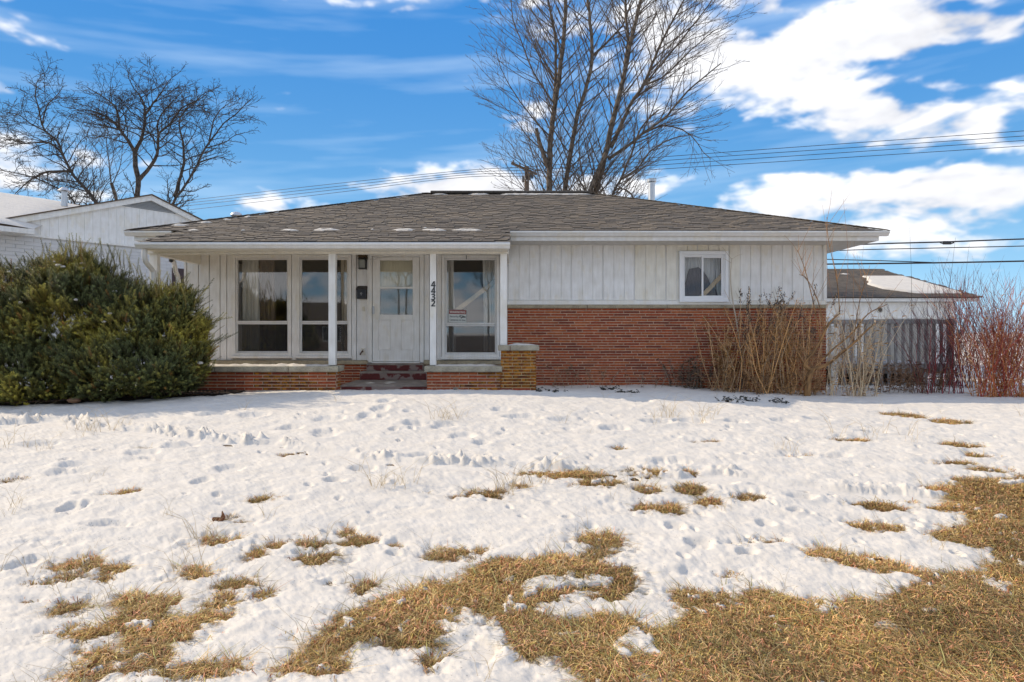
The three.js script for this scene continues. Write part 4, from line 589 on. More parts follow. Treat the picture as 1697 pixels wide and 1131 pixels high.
// ---------------------------------------------------------------- neighbour's house, turned a third of the way round
{
  const L0 = V(-11.927, 0.2, -17), th = Math.atan2(0.832, 0.555), t = new THREE.Group(); t.name = numbered('neighbour_house'); t.position.copy(L0); t.rotation.y = th; t.userData = { label: 'white neighbouring house with gable vent and snowy roof behind the evergreen bush', category: 'house' }; scene.add(t); ORG.set(t, V(0, 0.2, 0));
  const yB = 3.44, yE = 3.86, yA = 4.91, xa = -0.255, xm = 2.91, xb = 6.07, T = (x, y, z) => [x, y, z];
  const boxL = (x0, x1, y0, y1, z0, z1) => { const g = new THREE.BoxGeometry(x1 - x0, y1 - y0, z1 - z0); g.translate((x0 + x1) / 2, (y0 + y1) / 2, (z0 + z1) / 2); return uvMetres(g); };
  const bw = part(t, 'brick_wall', [boxL(-11, xb, -0.6, yB, -8.4, 0)], M([0.66, 0.66, 0.67], 0.7, { map: TX.paint }));
  { const r = rngOf(61), rest = []; let n = 0; for (let k = 0; k < 26; k++) { const y = yB - 0.085 - k * 0.092; let x = -4 - (k % 2) * 0.2; while (x < xb) { const g = uvMetres(new THREE.BoxGeometry(0.39, 0.084, 0.02)).toNonIndexed(); g.translate(x + 0.2, y, 0.004 + 0.003 * r()); if (x + 0.4 < xb) rest.push(g); x += 0.4; } } part(bw, 'bricks', rest, M([0.70, 0.70, 0.71], 0.65, { map: TX.paint }), { kind: 'stuff' }); }
  part(bw, 'ledge', [boxL(-2, xb, yB, yB + 0.05, -0.1, 0.06)], MAT.trim);
  // gable: boards under the rake
  const gw = part(t, 'gable_wall', poly([T(xa, yB, -0.1), T(xb, yB, -0.1), T(xb, yE, -0.1), T(xm, yA, -0.1), T(xa, yE, -0.1), T(xa, yB, -0.012), T(xb, yB, -0.012), T(xb, yE, -0.012), T(xm, yA, -0.012), T(xa, yE, -0.012)], [[4, 3, 2, 1, 0], [5, 6, 7, 8, 9], [0, 1, 6, 5], [1, 2, 7, 6], [2, 3, 8, 7], [3, 4, 9, 8], [4, 0, 5, 9]]), MAT.groove);
  const roofY = (x) => yA - Math.abs(x - xm) * (yA - yE) / (xm - xa);
  const ventY = 4.61;
  for (let x = xa; x < xb - 0.1; x += 0.205) { const a = x + 0.0025, b = Math.min(xb, x + 0.2025), ya = roofY(a), yb = roofY(b); part(gw, 'board', poly([T(a, yB + 0.05, -0.03), T(b, yB + 0.05, -0.03), T(b, yb, -0.03), T(a, ya, -0.03), T(a, yB + 0.05, 0), T(b, yB + 0.05, 0), T(b, yb, 0), T(a, ya, 0)], [[4, 5, 6, 7], [0, 3, 2, 1], [0, 4, 7, 3], [1, 2, 6, 5], [3, 7, 6, 2]]), MAT.white); }
  const vent = part(t, 'gable_vent', poly([T(xm - 0.78, ventY - 0.06, 0.002), T(xm + 0.78, ventY - 0.06, 0.002), T(xm, ventY + 0.205, 0.002), T(xm - 0.78, ventY - 0.06, 0.012), T(xm + 0.78, ventY - 0.06, 0.012), T(xm, ventY + 0.205, 0.012)], [[3, 4, 5], [2, 1, 0], [0, 1, 4, 3], [1, 2, 5, 4], [2, 0, 3, 5]]), M([0.16, 0.17, 0.18], 0.8));
  for (let k = 0; k < 6; k++) { const y = ventY - 0.05 + k * 0.040, hw = 0.76 * (1 - (k * 0.040 + 0.02) / 0.265); if (hw > 0.05) { const g = new THREE.BoxGeometry(hw * 2, 0.034, 0.006); g.rotateX(0.8); g.translate(xm, y + 0.012, 0.022); part(vent, 'slat', uvMetres(g), M([0.42, 0.44, 0.46], 0.6)); } }
  const rake = (s) => { const x = s < 0 ? xa - 0.35 : xb + 0.35, y = roofY(x); return poly([T(x, y - 0.10, -0.06), T(xm, yA - 0.10, -0.06), T(xm, yA + 0.05, -0.06), T(x, y + 0.05, -0.06), T(x, y - 0.10, 0.09), T(xm, yA - 0.10, 0.09), T(xm, yA + 0.05, 0.09), T(x, y + 0.05, 0.09)], s < 0 ? [[4, 5, 6, 7], [3, 2, 1, 0], [0, 1, 5, 4], [2, 3, 7, 6], [3, 0, 4, 7]] : [[7, 6, 5, 4], [0, 1, 2, 3], [4, 5, 1, 0], [6, 7, 3, 2], [7, 4, 0, 3]]); };
  part(t, 'rake_board', rake(-1), MAT.trim); part(t, 'rake_board', rake(1), MAT.trim);
  const roofB = M([0.17, 0.115, 0.075], 0.95, { map: TX.shingle, bumpMap: TX.grainB, bumpScale: 0.004 });
  const slab = (a, b, c, d, h) => poly([a, b, c, d, ...[a, b, c, d].map((q) => T(q[0], q[1] + h, q[2]))], [[3, 2, 1, 0], [4, 5, 6, 7], [0, 1, 5, 4], [1, 2, 6, 5], [2, 3, 7, 6], [3, 0, 4, 7]]);
  const slab5 = (l, h) => poly([...l, ...l.map((q) => T(q[0], q[1] + h, q[2]))], [[4, 3, 2, 1, 0], [5, 6, 7, 8, 9], [0, 1, 6, 5], [1, 2, 7, 6], [2, 3, 8, 7], [3, 4, 9, 8], [4, 0, 5, 9]]);
  const cr = part(t, 'roof', [slab(T(xa - 0.4, roofY(xa - 0.4) + 0.05, 0.12), T(xm, yA + 0.05, 0.12), T(xm, yA + 0.05, -4.4), T(xa - 0.4, roofY(xa - 0.4) + 0.05, -4.4), 0.035), slab(T(xm, yA + 0.05, 0.12), T(xb + 0.4, roofY(xb + 0.4) + 0.05, 0.12), T(xb + 0.4, roofY(xb + 0.4) + 0.05, -4.4), T(xm, yA + 0.05, -4.4), 0.035),
    slab5([T(-11.4, 3.56, 0.55), T(-0.35, 3.56, 0.55), T(xm, 4.961, -3.76), T(xm, 5.12, -4.25), T(-11.4, 5.12, -4.25)], 0.03), slab(T(-11.4, 5.12, -4.25), T(xb + 0.3, 5.12, -4.25), T(xb + 0.3, 3.56, -9), T(-11.4, 3.56, -9), 0.03)], roofB);
  { // blanket of snow on the long roof
    const nx = 60, nz = 26, pos = [], idx = []; for (let j = 0; j <= nz; j++) for (let i = 0; i <= nx; i++) { const v = j / nz, z = lerp(0.60, -4.2, v), lim = -0.22 + Math.max(0, v) * 3.4 + 0.06 * n2(v * 9, 3), x = lerp(-11.3, lim, i / nx), e = Math.min(1, (nx - i) * 0.3) * Math.min(1, (nz - j) * 0.6 + 0.2) * Math.min(1, j * 0.6 + 0.5); pos.push(x, 3.56 + (0.55 - z) * 0.325 + 0.035 + e * (0.075 + 0.02 * fbm(x * 2, z * 2, 3)) - (1 - e) * 0.02, z); }
    for (let j = 0; j < nz; j++) for (let i = 0; i < nx; i++) { const a = j * (nx + 1) + i; idx.push(a, a + 1, a + nx + 1, a + 1, a + nx + 2, a + nx + 1); } const g = new THREE.BufferGeometry(); g.setAttribute('position', new THREE.Float32BufferAttribute(pos, 3)); g.setIndex(idx); g.computeVertexNormals(); uvMetres(g); part(cr, 'snow_patch', g, MAT.snow);
  }
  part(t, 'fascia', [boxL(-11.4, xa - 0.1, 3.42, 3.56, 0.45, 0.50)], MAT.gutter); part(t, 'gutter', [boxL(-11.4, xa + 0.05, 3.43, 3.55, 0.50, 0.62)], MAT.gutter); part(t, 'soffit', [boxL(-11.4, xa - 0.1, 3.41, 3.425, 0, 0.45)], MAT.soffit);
  const pv = new THREE.CylinderGeometry(0.07, 0.09, 0.5, 14); pv.translate(1.8, 5.0, -2.6); const pc = new THREE.CylinderGeometry(0.06, 0.17, 0.10, 14); pc.translate(1.8, 5.25, -2.6); part(cr, 'roof_vent', [pv, pc], MAT.metal);
  part(t, 'shutter', [boxL(3.55, 4.25, 0.8, 2.95, 0, 0.05)], M([0.055, 0.03, 0.033], 0.6)); part(t, 'window', [boxL(4.26, 4.9, 0.9, 2.95, 0, 0.035)], MAT.trim);
}
// ---------------------------------------------------------------- garage and deck on the right
{
  const Z = 22, t = thing('garage', 'white garage with brown hip roof and a snow patch behind the red shrubs', 'garage', V(12.5, -0.3, -Z));
  const gx = (px) => XW(px, Z), y = (py) => YW(py, Z), ye = y(494), e = [V(9.3, ye, -21.9), V(gx(1622), ye, -21.9)], r0 = V(10.5, YW(446, 25.7), -25.7), r1 = V(13.67, YW(446, 25.7), -25.7);
  part(t, 'wall', [B(9.6, gx(1592), -0.8, ye - 0.03, Z + 0.3, Z + 0.45), B(gx(1592) - 0.15, gx(1592), -0.8, ye - 0.03, Z + 0.45, 29), B(9.6, 9.75, -0.8, ye - 0.03, Z + 0.45, 29), B(9.75, gx(1592) - 0.15, -0.8, ye - 0.03, 28.85, 29)], MAT.white);
  part(t, 'header_board', [B(9.62, gx(1592) - 0.01, y(528), y(501), Z + 0.24, Z + 0.3)], MAT.white); part(t, 'trim_board', [B(gx(1473), gx(1476), y(527), y(502), Z + 0.225, Z + 0.24), B(9.62, gx(1473), y(529), y(527), Z + 0.215, Z + 0.3)], MAT.trim);
  part(t, 'wall_shade_panel', [B(9.8, gx(1560), -0.8, y(529), Z + 0.26, Z + 0.3)], M([0.34, 0.32, 0.29], 0.8, { map: TX.paint }));  // grey-brown panel over the wall, its colour stands for shade below the header
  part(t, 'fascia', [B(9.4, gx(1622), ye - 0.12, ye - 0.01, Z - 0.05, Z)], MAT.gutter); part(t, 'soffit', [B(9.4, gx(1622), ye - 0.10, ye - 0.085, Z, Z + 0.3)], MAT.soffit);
  const rf = part(t, 'roof', poly([[e[0].x, ye, -21.9], [e[1].x, ye, -21.9], [e[1].x, ye, -29.5], [e[0].x, ye, -29.5], r0.toArray(), r1.toArray()], [[0, 1, 5, 4], [1, 2, 5], [2, 3, 4, 5], [3, 0, 4], [3, 2, 1, 0]]), MAT.roofbase);
  const sl = (r1.y - ye) / 3.8, L = Math.hypot(3.8, r1.y - ye); const merged = [], rr = rngOf(8), A = Math.atan(sl), q = new THREE.Quaternion().setFromEuler(new THREE.Euler(A - 0.03, 0, 0));
  for (let k = 0; k < 27; k++) { const s = k * 0.145; let x = lerp(e[0].x, r0.x, s / L); const b = lerp(e[1].x, r1.x, s / L); while (x < b) { const wi = Math.floor(rr() * 5), g = tabs[wi][1].clone(); g.applyMatrix4(new THREE.Matrix4().compose(V(x + WID[wi] / 2, ye + s * Math.sin(A) + 0.01, -(21.9 + s * Math.cos(A))), q, V(1, 1.4, 1))); const c = SHC[Math.floor(rr() * 6)]; merged.push(tint(g, c[0] * 0.8, c[1] * 0.8, c[2] * 0.82)); x += WID[wi]; } }
  part(rf, 'shingles', merged, SHINGLEV, { kind: 'stuff' });
  { // snow patch: outline in roof coordinates (x, distance up the slope), ragged
    const up = (v) => [ye + v * Math.sin(A), -(21.9 + v * Math.cos(A))], nx = 46, nv = 24, pos = [], idx = []; for (let j = 0; j <= nv; j++) for (let i = 0; i <= nx; i++) { const v = lerp(0.35, 2.9, j / nv), k = j / nv, x0 = lerp(12.15, 12.75, Math.abs(k - 0.45) * 1.6) - (k < 0.25 ? -1.3 * (0.25 - k) * 4 * 0.6 : 0) + 0.15 * n2(k * 7, 2), x1 = lerp(e[1].x, r1.x, v / L) - 0.12, x = lerp(x0, x1, i / nx), ed = Math.min(1, i * 0.3, (nx - i) * 0.5, j * 0.5, (nv - j) * 0.4), [yy, zz] = up(v); pos.push(x, yy + 0.022 + 0.06 * ed - (1 - ed) * 0.03, zz); }
    for (let j = 0; j < nv; j++) for (let i = 0; i < nx; i++) { const a = j * (nx + 1) + i; idx.push(a, a + 1, a + nx + 1, a + 1, a + nx + 2, a + nx + 1); } const g = new THREE.BufferGeometry(); g.setAttribute('position', new THREE.Float32BufferAttribute(pos, 3)); g.setIndex(idx); g.computeVertexNormals(); uvMetres(g); part(rf, 'snow_patch', [g, snowStrip(null, XW(1411, 24), XW(1429, 24), ye + 0.012 + 3.1 * Math.sin(A), 21.9 + 3.1 * Math.cos(A), 0.14, sl, 55)], MAT.snow);
  }
  const v0 = new THREE.TorusGeometry(0.085, 0.022, 8, 20); v0.translate(gx(1465), y(513.5), -(Z + 0.235)); const vt = part(t, 'round_vent', v0, MAT.soffit), v1 = new THREE.CylinderGeometry(0.08, 0.08, 0.03, 20); v1.rotateX(Math.PI / 2); v1.translate(gx(1465), y(513.5), -(Z + 0.235)); part(vt, 'opening', v1, M([0.12, 0.10, 0.08], 0.9));
}
{
  const Z = 14.4, d = thing('deck', 'weathered grey wooden deck with slatted railing beside the brick house', 'deck', V(8, -0.2, -15.5)), x = (px) => XW(px, Z), y = (py) => YW(py, Z), r = rngOf(12);
  for (let px = 1386; px < 1584; px += 12.5) { const a = x(px) + (r() - 0.5) * 0.02, lo = y(640) - 0.04 * r(), hi = y(532) + 0.03 * r(); part(d, 'slat', [RB(a - 0.03, a + 0.03, lo, hi, Z, Z + 0.028, 0.003)], MAT.greywood); }
  part(d, 'rail', [RB(x(1379), x(1582), y(537), y(530), Z - 0.04, Z + 0.10, 0.006)], MAT.greywood); part(d, 'rail', [B(x(1379), x(1582), y(611), y(603), Z + 0.03, Z + 0.07)], MAT.greywood);
  part(d, 'post', [RB(x(1374), x(1382), y(650), y(543), Z - 0.2, Z - 0.1, 0.006)], MAT.trim); part(d, 'post', [RB(x(1575), x(1583), y(648), y(528), Z + 0.03, Z + 0.13, 0.006)], MAT.greywood);
  const fl = part(d, 'deck_floor', [B(x(1379), x(1379) + 0.02, y(613), y(606), Z + 0.07, 18)], MAT.greywood); for (let k = 0; k < 24; k++) part(fl, 'plank', [B(6.75, 9.32, y(606), y(604), Z + 0.075 + k * 0.148, Z + 0.075 + k * 0.148 + 0.14)], MAT.greywood);
  part(d, 'joist', [B(6.8, 9.3, y(620), y(606.5), 17.3, 17.4), B(6.8, 9.3, y(620), y(606.5), Z + 0.09, Z + 0.13)], MAT.greywood);
  const zb = 17.9, xb = (px) => XW(px, zb), yb = (py) => YW(py, zb); part(d, 'back_rail', [B(6.75, 9.35, yb(602), yb(594), zb, zb + 0.06), B(6.75, 9.35, yb(533), yb(527), zb, zb + 0.08)], MAT.trim); for (let k = 0; k < 16; k++) part(d, 'baluster', [B(6.85 + k * 0.155, 6.9 + k * 0.155, yb(594) + 0.001, yb(533) - 0.001, zb + 0.005, zb + 0.05)], MAT.trim);
  part(d, 'underdeck_shade', [B(6.75, 9.3, -0.12, y(606) - 0.05, 15.4, 15.44)], M([0.06, 0.052, 0.046], 0.95, { map: TX.wood }));  // near-black sheet, the shade beneath the deck put in as colour
}
// ---------------------------------------------------------------- utility pole and overhead wires
{
  const Z = 33, t = thing('utility_pole', 'wooden utility pole with angled crossarm behind the roof ridge', 'utility pole', V(XW(873, Z), -0.5, -Z)), wood = M([0.16, 0.115, 0.085], 0.95, { map: TX.bark }), x = XW(873, Z), top = YW(276, Z);
  const p = new THREE.CylinderGeometry(0.11, 0.17, top + 0.5, 14); p.translate(x, (top - 0.5) / 2, -Z); part(t, 'pole', p, wood);
  const a = P(848, 272, 32.2), b = P(889, 290, 33.9), arm = new RoundedBoxGeometry(a.distanceTo(b), 0.11, 0.09, 1, 0.01), m = new THREE.Matrix4().lookAt(a, b, V(0, 1, 0)); arm.rotateY(Math.PI / 2); arm.applyMatrix4(m); const mid = a.clone().lerp(b, 0.5); arm.translate(mid.x, mid.y, mid.z + 0.16); part(t, 'crossarm', uvMetres(arm), wood);
  const arms = []; for (let k = 0; k < 4; k++) { const q = a.clone().lerp(b, [0.06, 0.32, 0.66, 0.94][k]); arms.push(q); const g = new THREE.CylinderGeometry(0.03, 0.045, 0.14, 10); g.translate(q.x, q.y + 0.12, q.z + 0.16); part(t, 'insulator', g, M([0.08, 0.06, 0.055], 0.3)); }
  const tr = new Tubes(); tr.tube([a.clone().lerp(b, 0.25).add(V(0, 0, 0.16)), V(x, mid.y - 0.6, -Z + 0.15)], [0.02, 0.02], 4); tr.tube([a.clone().lerp(b, 0.75).add(V(0, 0, 0.16)), V(x, mid.y - 0.6, -Z + 0.15)], [0.02, 0.02], 4); part(t, 'brace', tr.geo(), MAT.metal);
  for (const [ox, oy, h] of [[-6, 297, 0.3], [5, 293, 0.35], [9, 291, 0.3]]) { const g = new THREE.CylinderGeometry(0.06, 0.05, h, 8), c = P(873 + ox, oy, 32.8); g.translate(c.x, c.y, c.z); part(t, 'fuse_holder', g, MAT.dark); }
  const wire = (label, pts, r, extra) => { const tb = new Tubes(); tb.tube(new THREE.CatmullRomCurve3(pts).getPoints(40), [r, r], 5); const th = thing('overhead_wire', label, 'wire', pts[0].clone()); part(th, 'cable', tb.geo(), M([0.025, 0.025, 0.028], 0.6)); if (extra) part(th, 'splice', extra, MAT.dark); return th; };
  const yr = [217, 225.5, 233, 242], ym = [254, 260.5, 267.5, 275], yl = [330, 334.5, 339, 346], lab = ['topmost', 'second from top', 'third from top', 'lowest'];
  arms.forEach((q, k) => { q.y += 0.2; wire(`${lab[k]} of the four thin wires crossing the sky at the pole`, [P(2100, yr[k] - 28, 25.5), P(1697, yr[k], 27.6 + k * 0.2), P(1180, ym[k], 30.5 + k * 0.2), P(870 + k * 8, 279 + k * 5 - 2, 32.6 + k * 0.3), P(790 - k * 3, 281 + k * 4, 33.6), P(560, 304 + k * 5, 37), P(330, yl[k], 42), P(120, yl[k] + 22, 50)], 0.013); });
  const c1 = []; { const tb = new Tubes(); const o = P(1570, 402.5, 27.4); for (const s of [-1, 1]) tb.tube([o.clone().add(V(-0.28, 0, 0)), o.clone().add(V(-0.14, 0.05 * s, 0)), o.clone().add(V(0.14, 0.05 * s, 0)), o.clone().add(V(0.28, 0, 0))], [0.02, 0.02], 6); c1.push(tb.geo()); const bx = new THREE.CylinderGeometry(0.055, 0.055, 0.3, 10); bx.rotateZ(Math.PI / 2); bx.translate(o.x, o.y - 0.02, o.z); c1.push(bx); }
  wire('thick cable with a dark splice bundle above the garage', [P(1900, 391, 26), P(1697, 396.3, 27), P(1570, 401, 27.4), P(1437, 405, 28.2), P(1200, 418, 30)], 0.030, c1);
  wire('thin cable just below the spliced cable at right', [P(1900, 402, 26), P(1697, 408, 27), P(1540, 411.5, 27.6), P(1400, 415, 28.4), P(1200, 424, 30)], 0.02);
  wire('lowest thick black cable passing above the garage roof', [P(1900, 428, 26), P(1697, 433, 27), P(1540, 436, 27.6), P(1371, 438, 28.4), P(1200, 440, 30)], 0.033);
  wire('short thin cable joining the lowest cable from the house side', [P(1545, 435.2, 27.55), P(1450, 432, 28), P(1371, 430, 28.4), P(1200, 424, 30)], 0.02);
}
// ---------------------------------------------------------------- bare trees
function grow(out, r, p, d, len, rad, level, o) {             // a crooked shoot with its own shoots
  const n = Math.max(3, Math.round(len / o.seg)), pts = [p.clone()], q = p.clone(), dir = d.clone().normalize(), st = len / n;
  for (let k = 0; k < n; k++) { dir.add(V((r() - 0.5) * o.crook, (r() - 0.5) * o.crook + o.up, (r() - 0.5) * o.crook)).normalize(); q.addScaledVector(dir, st); pts.push(q.clone()); }
  const end = Math.max(o.tip, rad * 0.3), T = level <= 1 ? out.branch() : out.twig; T.tube(pts, [rad, end], level <= 1 ? 5 : 3);
  if (level >= o.levels) return;
  const kids = Math.round(len * o.density[level] * (0.8 + 0.4 * r())); let side = r() < 0.5 ? 1 : -1;
  for (let k = 0; k < kids; k++) {
    const t = 0.18 + 0.80 * (k + r() * 0.8) / kids, i = Math.min(n - 1, Math.floor(t * n)), a = pts[i], b = pts[i + 1], at = a.clone().lerp(b, t * n - i), ax = V().subVectors(b, a).normalize(); side = -side;
    const off = V(side * (0.7 + 0.3 * r()), (r() - 0.35) * 0.7, (r() - 0.5) * 1.6).addScaledVector(ax, -ax.x * side * 0.7).normalize(), ang = o.angle * (0.7 + 0.6 * r()), nd = ax.clone().multiplyScalar(Math.cos(ang)).addScaledVector(off, Math.sin(ang));
    grow(out, r, at, nd, len * (o.ratio[level] * (0.55 + 0.75 * r())) * (1.1 - 0.45 * t), Math.max(o.tip, lerp(rad, end, t) * 0.55), level + 1, o);
  }
}
function bareTree(name, label, Z, stems, o, seed, barkM, twigM, group) {
  const r = rngOf(seed), base = P(stems[0].pts[0][0], HY, Z); base.y = -0.4;
  const t = thing(name, label, 'tree', base, group), branches = [], out = { twig: new Tubes(), branch() { const b = new Tubes(); branches.push(b); return b; } };
  for (const s of stems) {
    const pts = s.pts.map(([x, y, dz], i) => P(x, y, Z + (s.dz ?? 0) * (i / Math.max(1, s.pts.length - 1)) + (s.z0 ?? 0))); if (s.ground) pts.unshift(V(pts[0].x + (s.gx ?? 0), -0.4, pts[0].z));
    const curve = new THREE.CatmullRomCurve3(pts), L = curve.getLength(), N = Math.max(8, Math.round(L / 0.35)), cp = curve.getSpacedPoints(N); for (let k = 1; k < N; k++) cp[k].add(V((r() - 0.5) * 0.04, 0, (r() - 0.5) * 0.04));
    const rad = (u) => (o.thin ?? 0.6) * lerp(s.r[0], s.r[1], Math.pow(u, 0.9)), tb = new Tubes(); tb.tube(cp, (u) => rad(u) * (1 + 0.08 * n2(u * 22, seed + s.r[0] * 50)), 9); part(t, s.part ?? 'trunk', tb.geo(), barkM);
    if (s.bare) continue;
    const from = s.from ?? 0.15, n = Math.round(L * (1 - from) * (s.den ?? o.stemDensity)); let side = r() < 0.5 ? 1 : -1;
    for (let k = 0; k < n; k++) {
      const u = from + (1 - from) * (k + r() * 0.9) / n, at = curve.getPointAt(Math.min(0.999, u)), ax = curve.getTangentAt(Math.min(0.999, u)); side = -side; if (s.bias && r() < Math.abs(s.bias)) side = Math.sign(s.bias);
      const off = V(side * (0.75 + 0.25 * r()), 0, (r() - 0.5) * 1.5).addScaledVector(ax, -ax.x * side * 0.6).normalize(), ang = o.angle * (0.75 + 0.6 * r()), nd = ax.clone().multiplyScalar(Math.cos(ang)).addScaledVector(off, Math.sin(ang));
      grow(out, r, at, nd, o.len * (0.45 + 0.8 * r()) * (s.lenK ?? 1) * (1.15 - 0.55 * u), clamp(rad(u) * 0.5, o.tip * 1.4, o.maxR), 1, o);
    }
    if (s.tipLen) grow(out, r, cp[N], curve.getTangentAt(1), s.tipLen, s.r[1] * 0.6, 1, o);
  }
  const merged = []; branches.sort((a, b) => b.p.length - a.p.length); branches.forEach((b, i) => (i < 240 ? part(t, 'branch', b.geo(), twigM) : merged.push(b.geo()))); if (merged.length) part(t, 'branches', mergeIdx(merged), twigM, { kind: 'stuff' });
  part(t, 'twigs', out.twig.geo(), twigM, { kind: 'stuff' }); return t;
}
function mergeIdx(l) { return mergeGeometries(l); }
const UPRIGHT = { seg: 0.35, crook: 0.16, up: 0.055, tip: 0.0048, levels: 3, thin: 0.52, density: [0, 2.4, 3.3], ratio: [0, 0.42, 0.4], angle: 0.60, len: 3.0, maxR: 0.024, stemDensity: 5.2 };
bareTree('bare_tree', 'tall bare many stemmed tree rising behind the roof ridge', 24.5, [
  { pts: [[910, 340], [911, 262], [917, 192], [927, 126], [935, 60], [938, 0], [940, -90]], r: [0.30, 0.10], ground: 1, den: 5, bias: -0.45, from: 0.2 },
  { pts: [[908, 275], [900, 252], [892, 226], [889, 213]], r: [0.17, 0.13], bare: 1, part: 'broken_stub' },
  { pts: [[917, 192], [921, 120], [921, 70], [910, 10], [900, -60]], r: [0.12, 0.05], bias: -0.5, part: 'limb', dz: 0.8 },
  { pts: [[935, 340], [944, 265], [957, 190], [971, 146], [981, 100], [980, 60], [974, -10], [970, -80]], r: [0.26, 0.08], ground: 1, from: 0.25, dz: -0.6 },
  { pts: [[983, 92], [1008, 68], [1034, 38], [1050, -10]], r: [0.09, 0.04], part: 'limb', dz: 0.8 },
  { pts: [[985, 340], [1004, 252], [1021, 180], [1036, 118], [1051, 45], [1062, 0], [1075, -60]], r: [0.31, 0.11], ground: 1, from: 0.22, bias: 0.3, gx: -0.3 },
  { pts: [[1036, 112], [1041, 60], [1037, 20], [1034, -50]], r: [0.13, 0.06], part: 'limb', dz: 0.6 },
  { pts: [[974, 340], [982, 306], [996, 272], [1005, 254]], r: [0.22, 0.15], ground: 1, den: 2, part: 'trunk', gx: 0.2, z0: -0.3 },
  { pts: [[1013, 244], [1030, 205], [1046, 172], [1066, 142], [1088, 90], [1112, 40], [1140, -10]], r: [0.15, 0.05], part: 'limb', bias: 0.3, dz: 0.8 },
  { pts: [[1066, 142], [1098, 128], [1130, 98], [1160, 70], [1185, 50]], r: [0.07, 0.03], part: 'limb', bias: 0.3, lenK: 0.7 },
  { pts: [[1008, 264], [1040, 242], [1066, 221], [1105, 192], [1140, 150], [1170, 126], [1195, 105]], r: [0.12, 0.035], part: 'limb', dz: -0.8, lenK: 0.8 },
  { pts: [[1066, 221], [1100, 208], [1128, 214], [1150, 230], [1166, 252], [1178, 264]], r: [0.07, 0.02], part: 'limb', lenK: 0.6 },
  { pts: [[1010, 340], [1029, 296], [1046, 256], [1060, 218], [1075, 196], [1092, 182]], r: [0.15, 0.05], ground: 1, gx: -0.6, from: 0.3, bias: 0.5, dz: 0.6 },
  { pts: [[1029, 296], [1056, 280], [1075, 254], [1108, 232], [1150, 222]], r: [0.07, 0.025], part: 'limb', lenK: 0.6, bias: 0.4 },
  { pts: [[975, 330], [966, 292], [960, 240], [962, 200], [955, 150]], r: [0.08, 0.03], ground: 1, from: 0.35, lenK: 0.8, dz: 0.5 },
  { pts: [[1060, 345], [1040, 316], [1020, 312]], r: [0.06, 0.035], part: 'limb', lenK: 0.4, den: 1.5 },
  { pts: [[921, 175], [890, 130], [868, 80], [850, 30], [846, -20]], r: [0.07, 0.025], part: 'limb', bias: -0.4, lenK: 0.8 },
  { pts: [[915, 230], [878, 190], [850, 150], [832, 118], [822, 80]], r: [0.06, 0.02], part: 'limb', bias: -0.4, lenK: 0.75, dz: -0.6 },
  { pts: [[912, 258], [880, 232], [848, 190], [828, 170]], r: [0.05, 0.018], part: 'limb', bias: -0.3, lenK: 0.6, dz: 0.6 },
  { pts: [[911, 285], [880, 280], [850, 262], [826, 240]], r: [0.04, 0.015], part: 'limb', lenK: 0.55 },
  { pts: [[912, 320], [880, 320], [845, 300], [818, 284]], r: [0.035, 0.014], part: 'limb', lenK: 0.45, dz: -0.5 },
  { pts: [[1066, 142], [1110, 90], [1150, 40], [1180, 0], [1200, -40]], r: [0.07, 0.03], part: 'limb', bias: 0.2, lenK: 0.8, dz: -0.7 },
], UPRIGHT, 11, MAT.bark, MAT.twig);
const CROOKED = { seg: 0.28, crook: 0.62, up: 0.03, thin: 0.52, tip: 0.0075, levels: 3, density: [0, 4.4, 7.0], ratio: [0, 0.42, 0.42], angle: 0.8, len: 2.1, maxR: 0.034, stemDensity: 5.0 };
const STREET_TREE = bareTree('bare_tree', 'crooked bare tree forking above the peak of the white gable', 35, [
  { pts: [[226, 345], [228, 315], [230, 299], [224, 278], [223, 253]], r: [0.33, 0.22], ground: 1, den: 0.3 },
  { pts: [[223, 253], [212, 234], [198, 214], [184, 200], [160, 186], [140, 182]], r: [0.19, 0.05], part: 'limb', tipLen: 1.3 },
  { pts: [[198, 214], [192, 180], [178, 166], [160, 154]], r: [0.12, 0.04], part: 'limb', tipLen: 1.5, dz: 1.2 },
  { pts: [[223, 253], [235, 228], [240, 190], [236, 165], [222, 148]], r: [0.20, 0.05], part: 'limb', tipLen: 1.5 },
  { pts: [[240, 190], [256, 168], [268, 152], [275, 140]], r: [0.11, 0.04], part: 'limb', tipLen: 1.3, dz: -1 },
  { pts: [[229, 300], [244, 282], [260, 256], [263, 222], [282, 205], [300, 180], [330, 165]], r: [0.20, 0.04], part: 'limb', tipLen: 1.5, dz: -1 },
  { pts: [[262, 235], [262, 200], [280, 174], [296, 158]], r: [0.11, 0.03], part: 'limb', tipLen: 1.2, dz: 1.4 },
  { pts: [[200, 216], [185, 212], [150, 205], [120, 200]], r: [0.07, 0.03], part: 'limb', dz: -0.8 },
], CROOKED, 12, MAT.barkdark, MAT.twigdark);
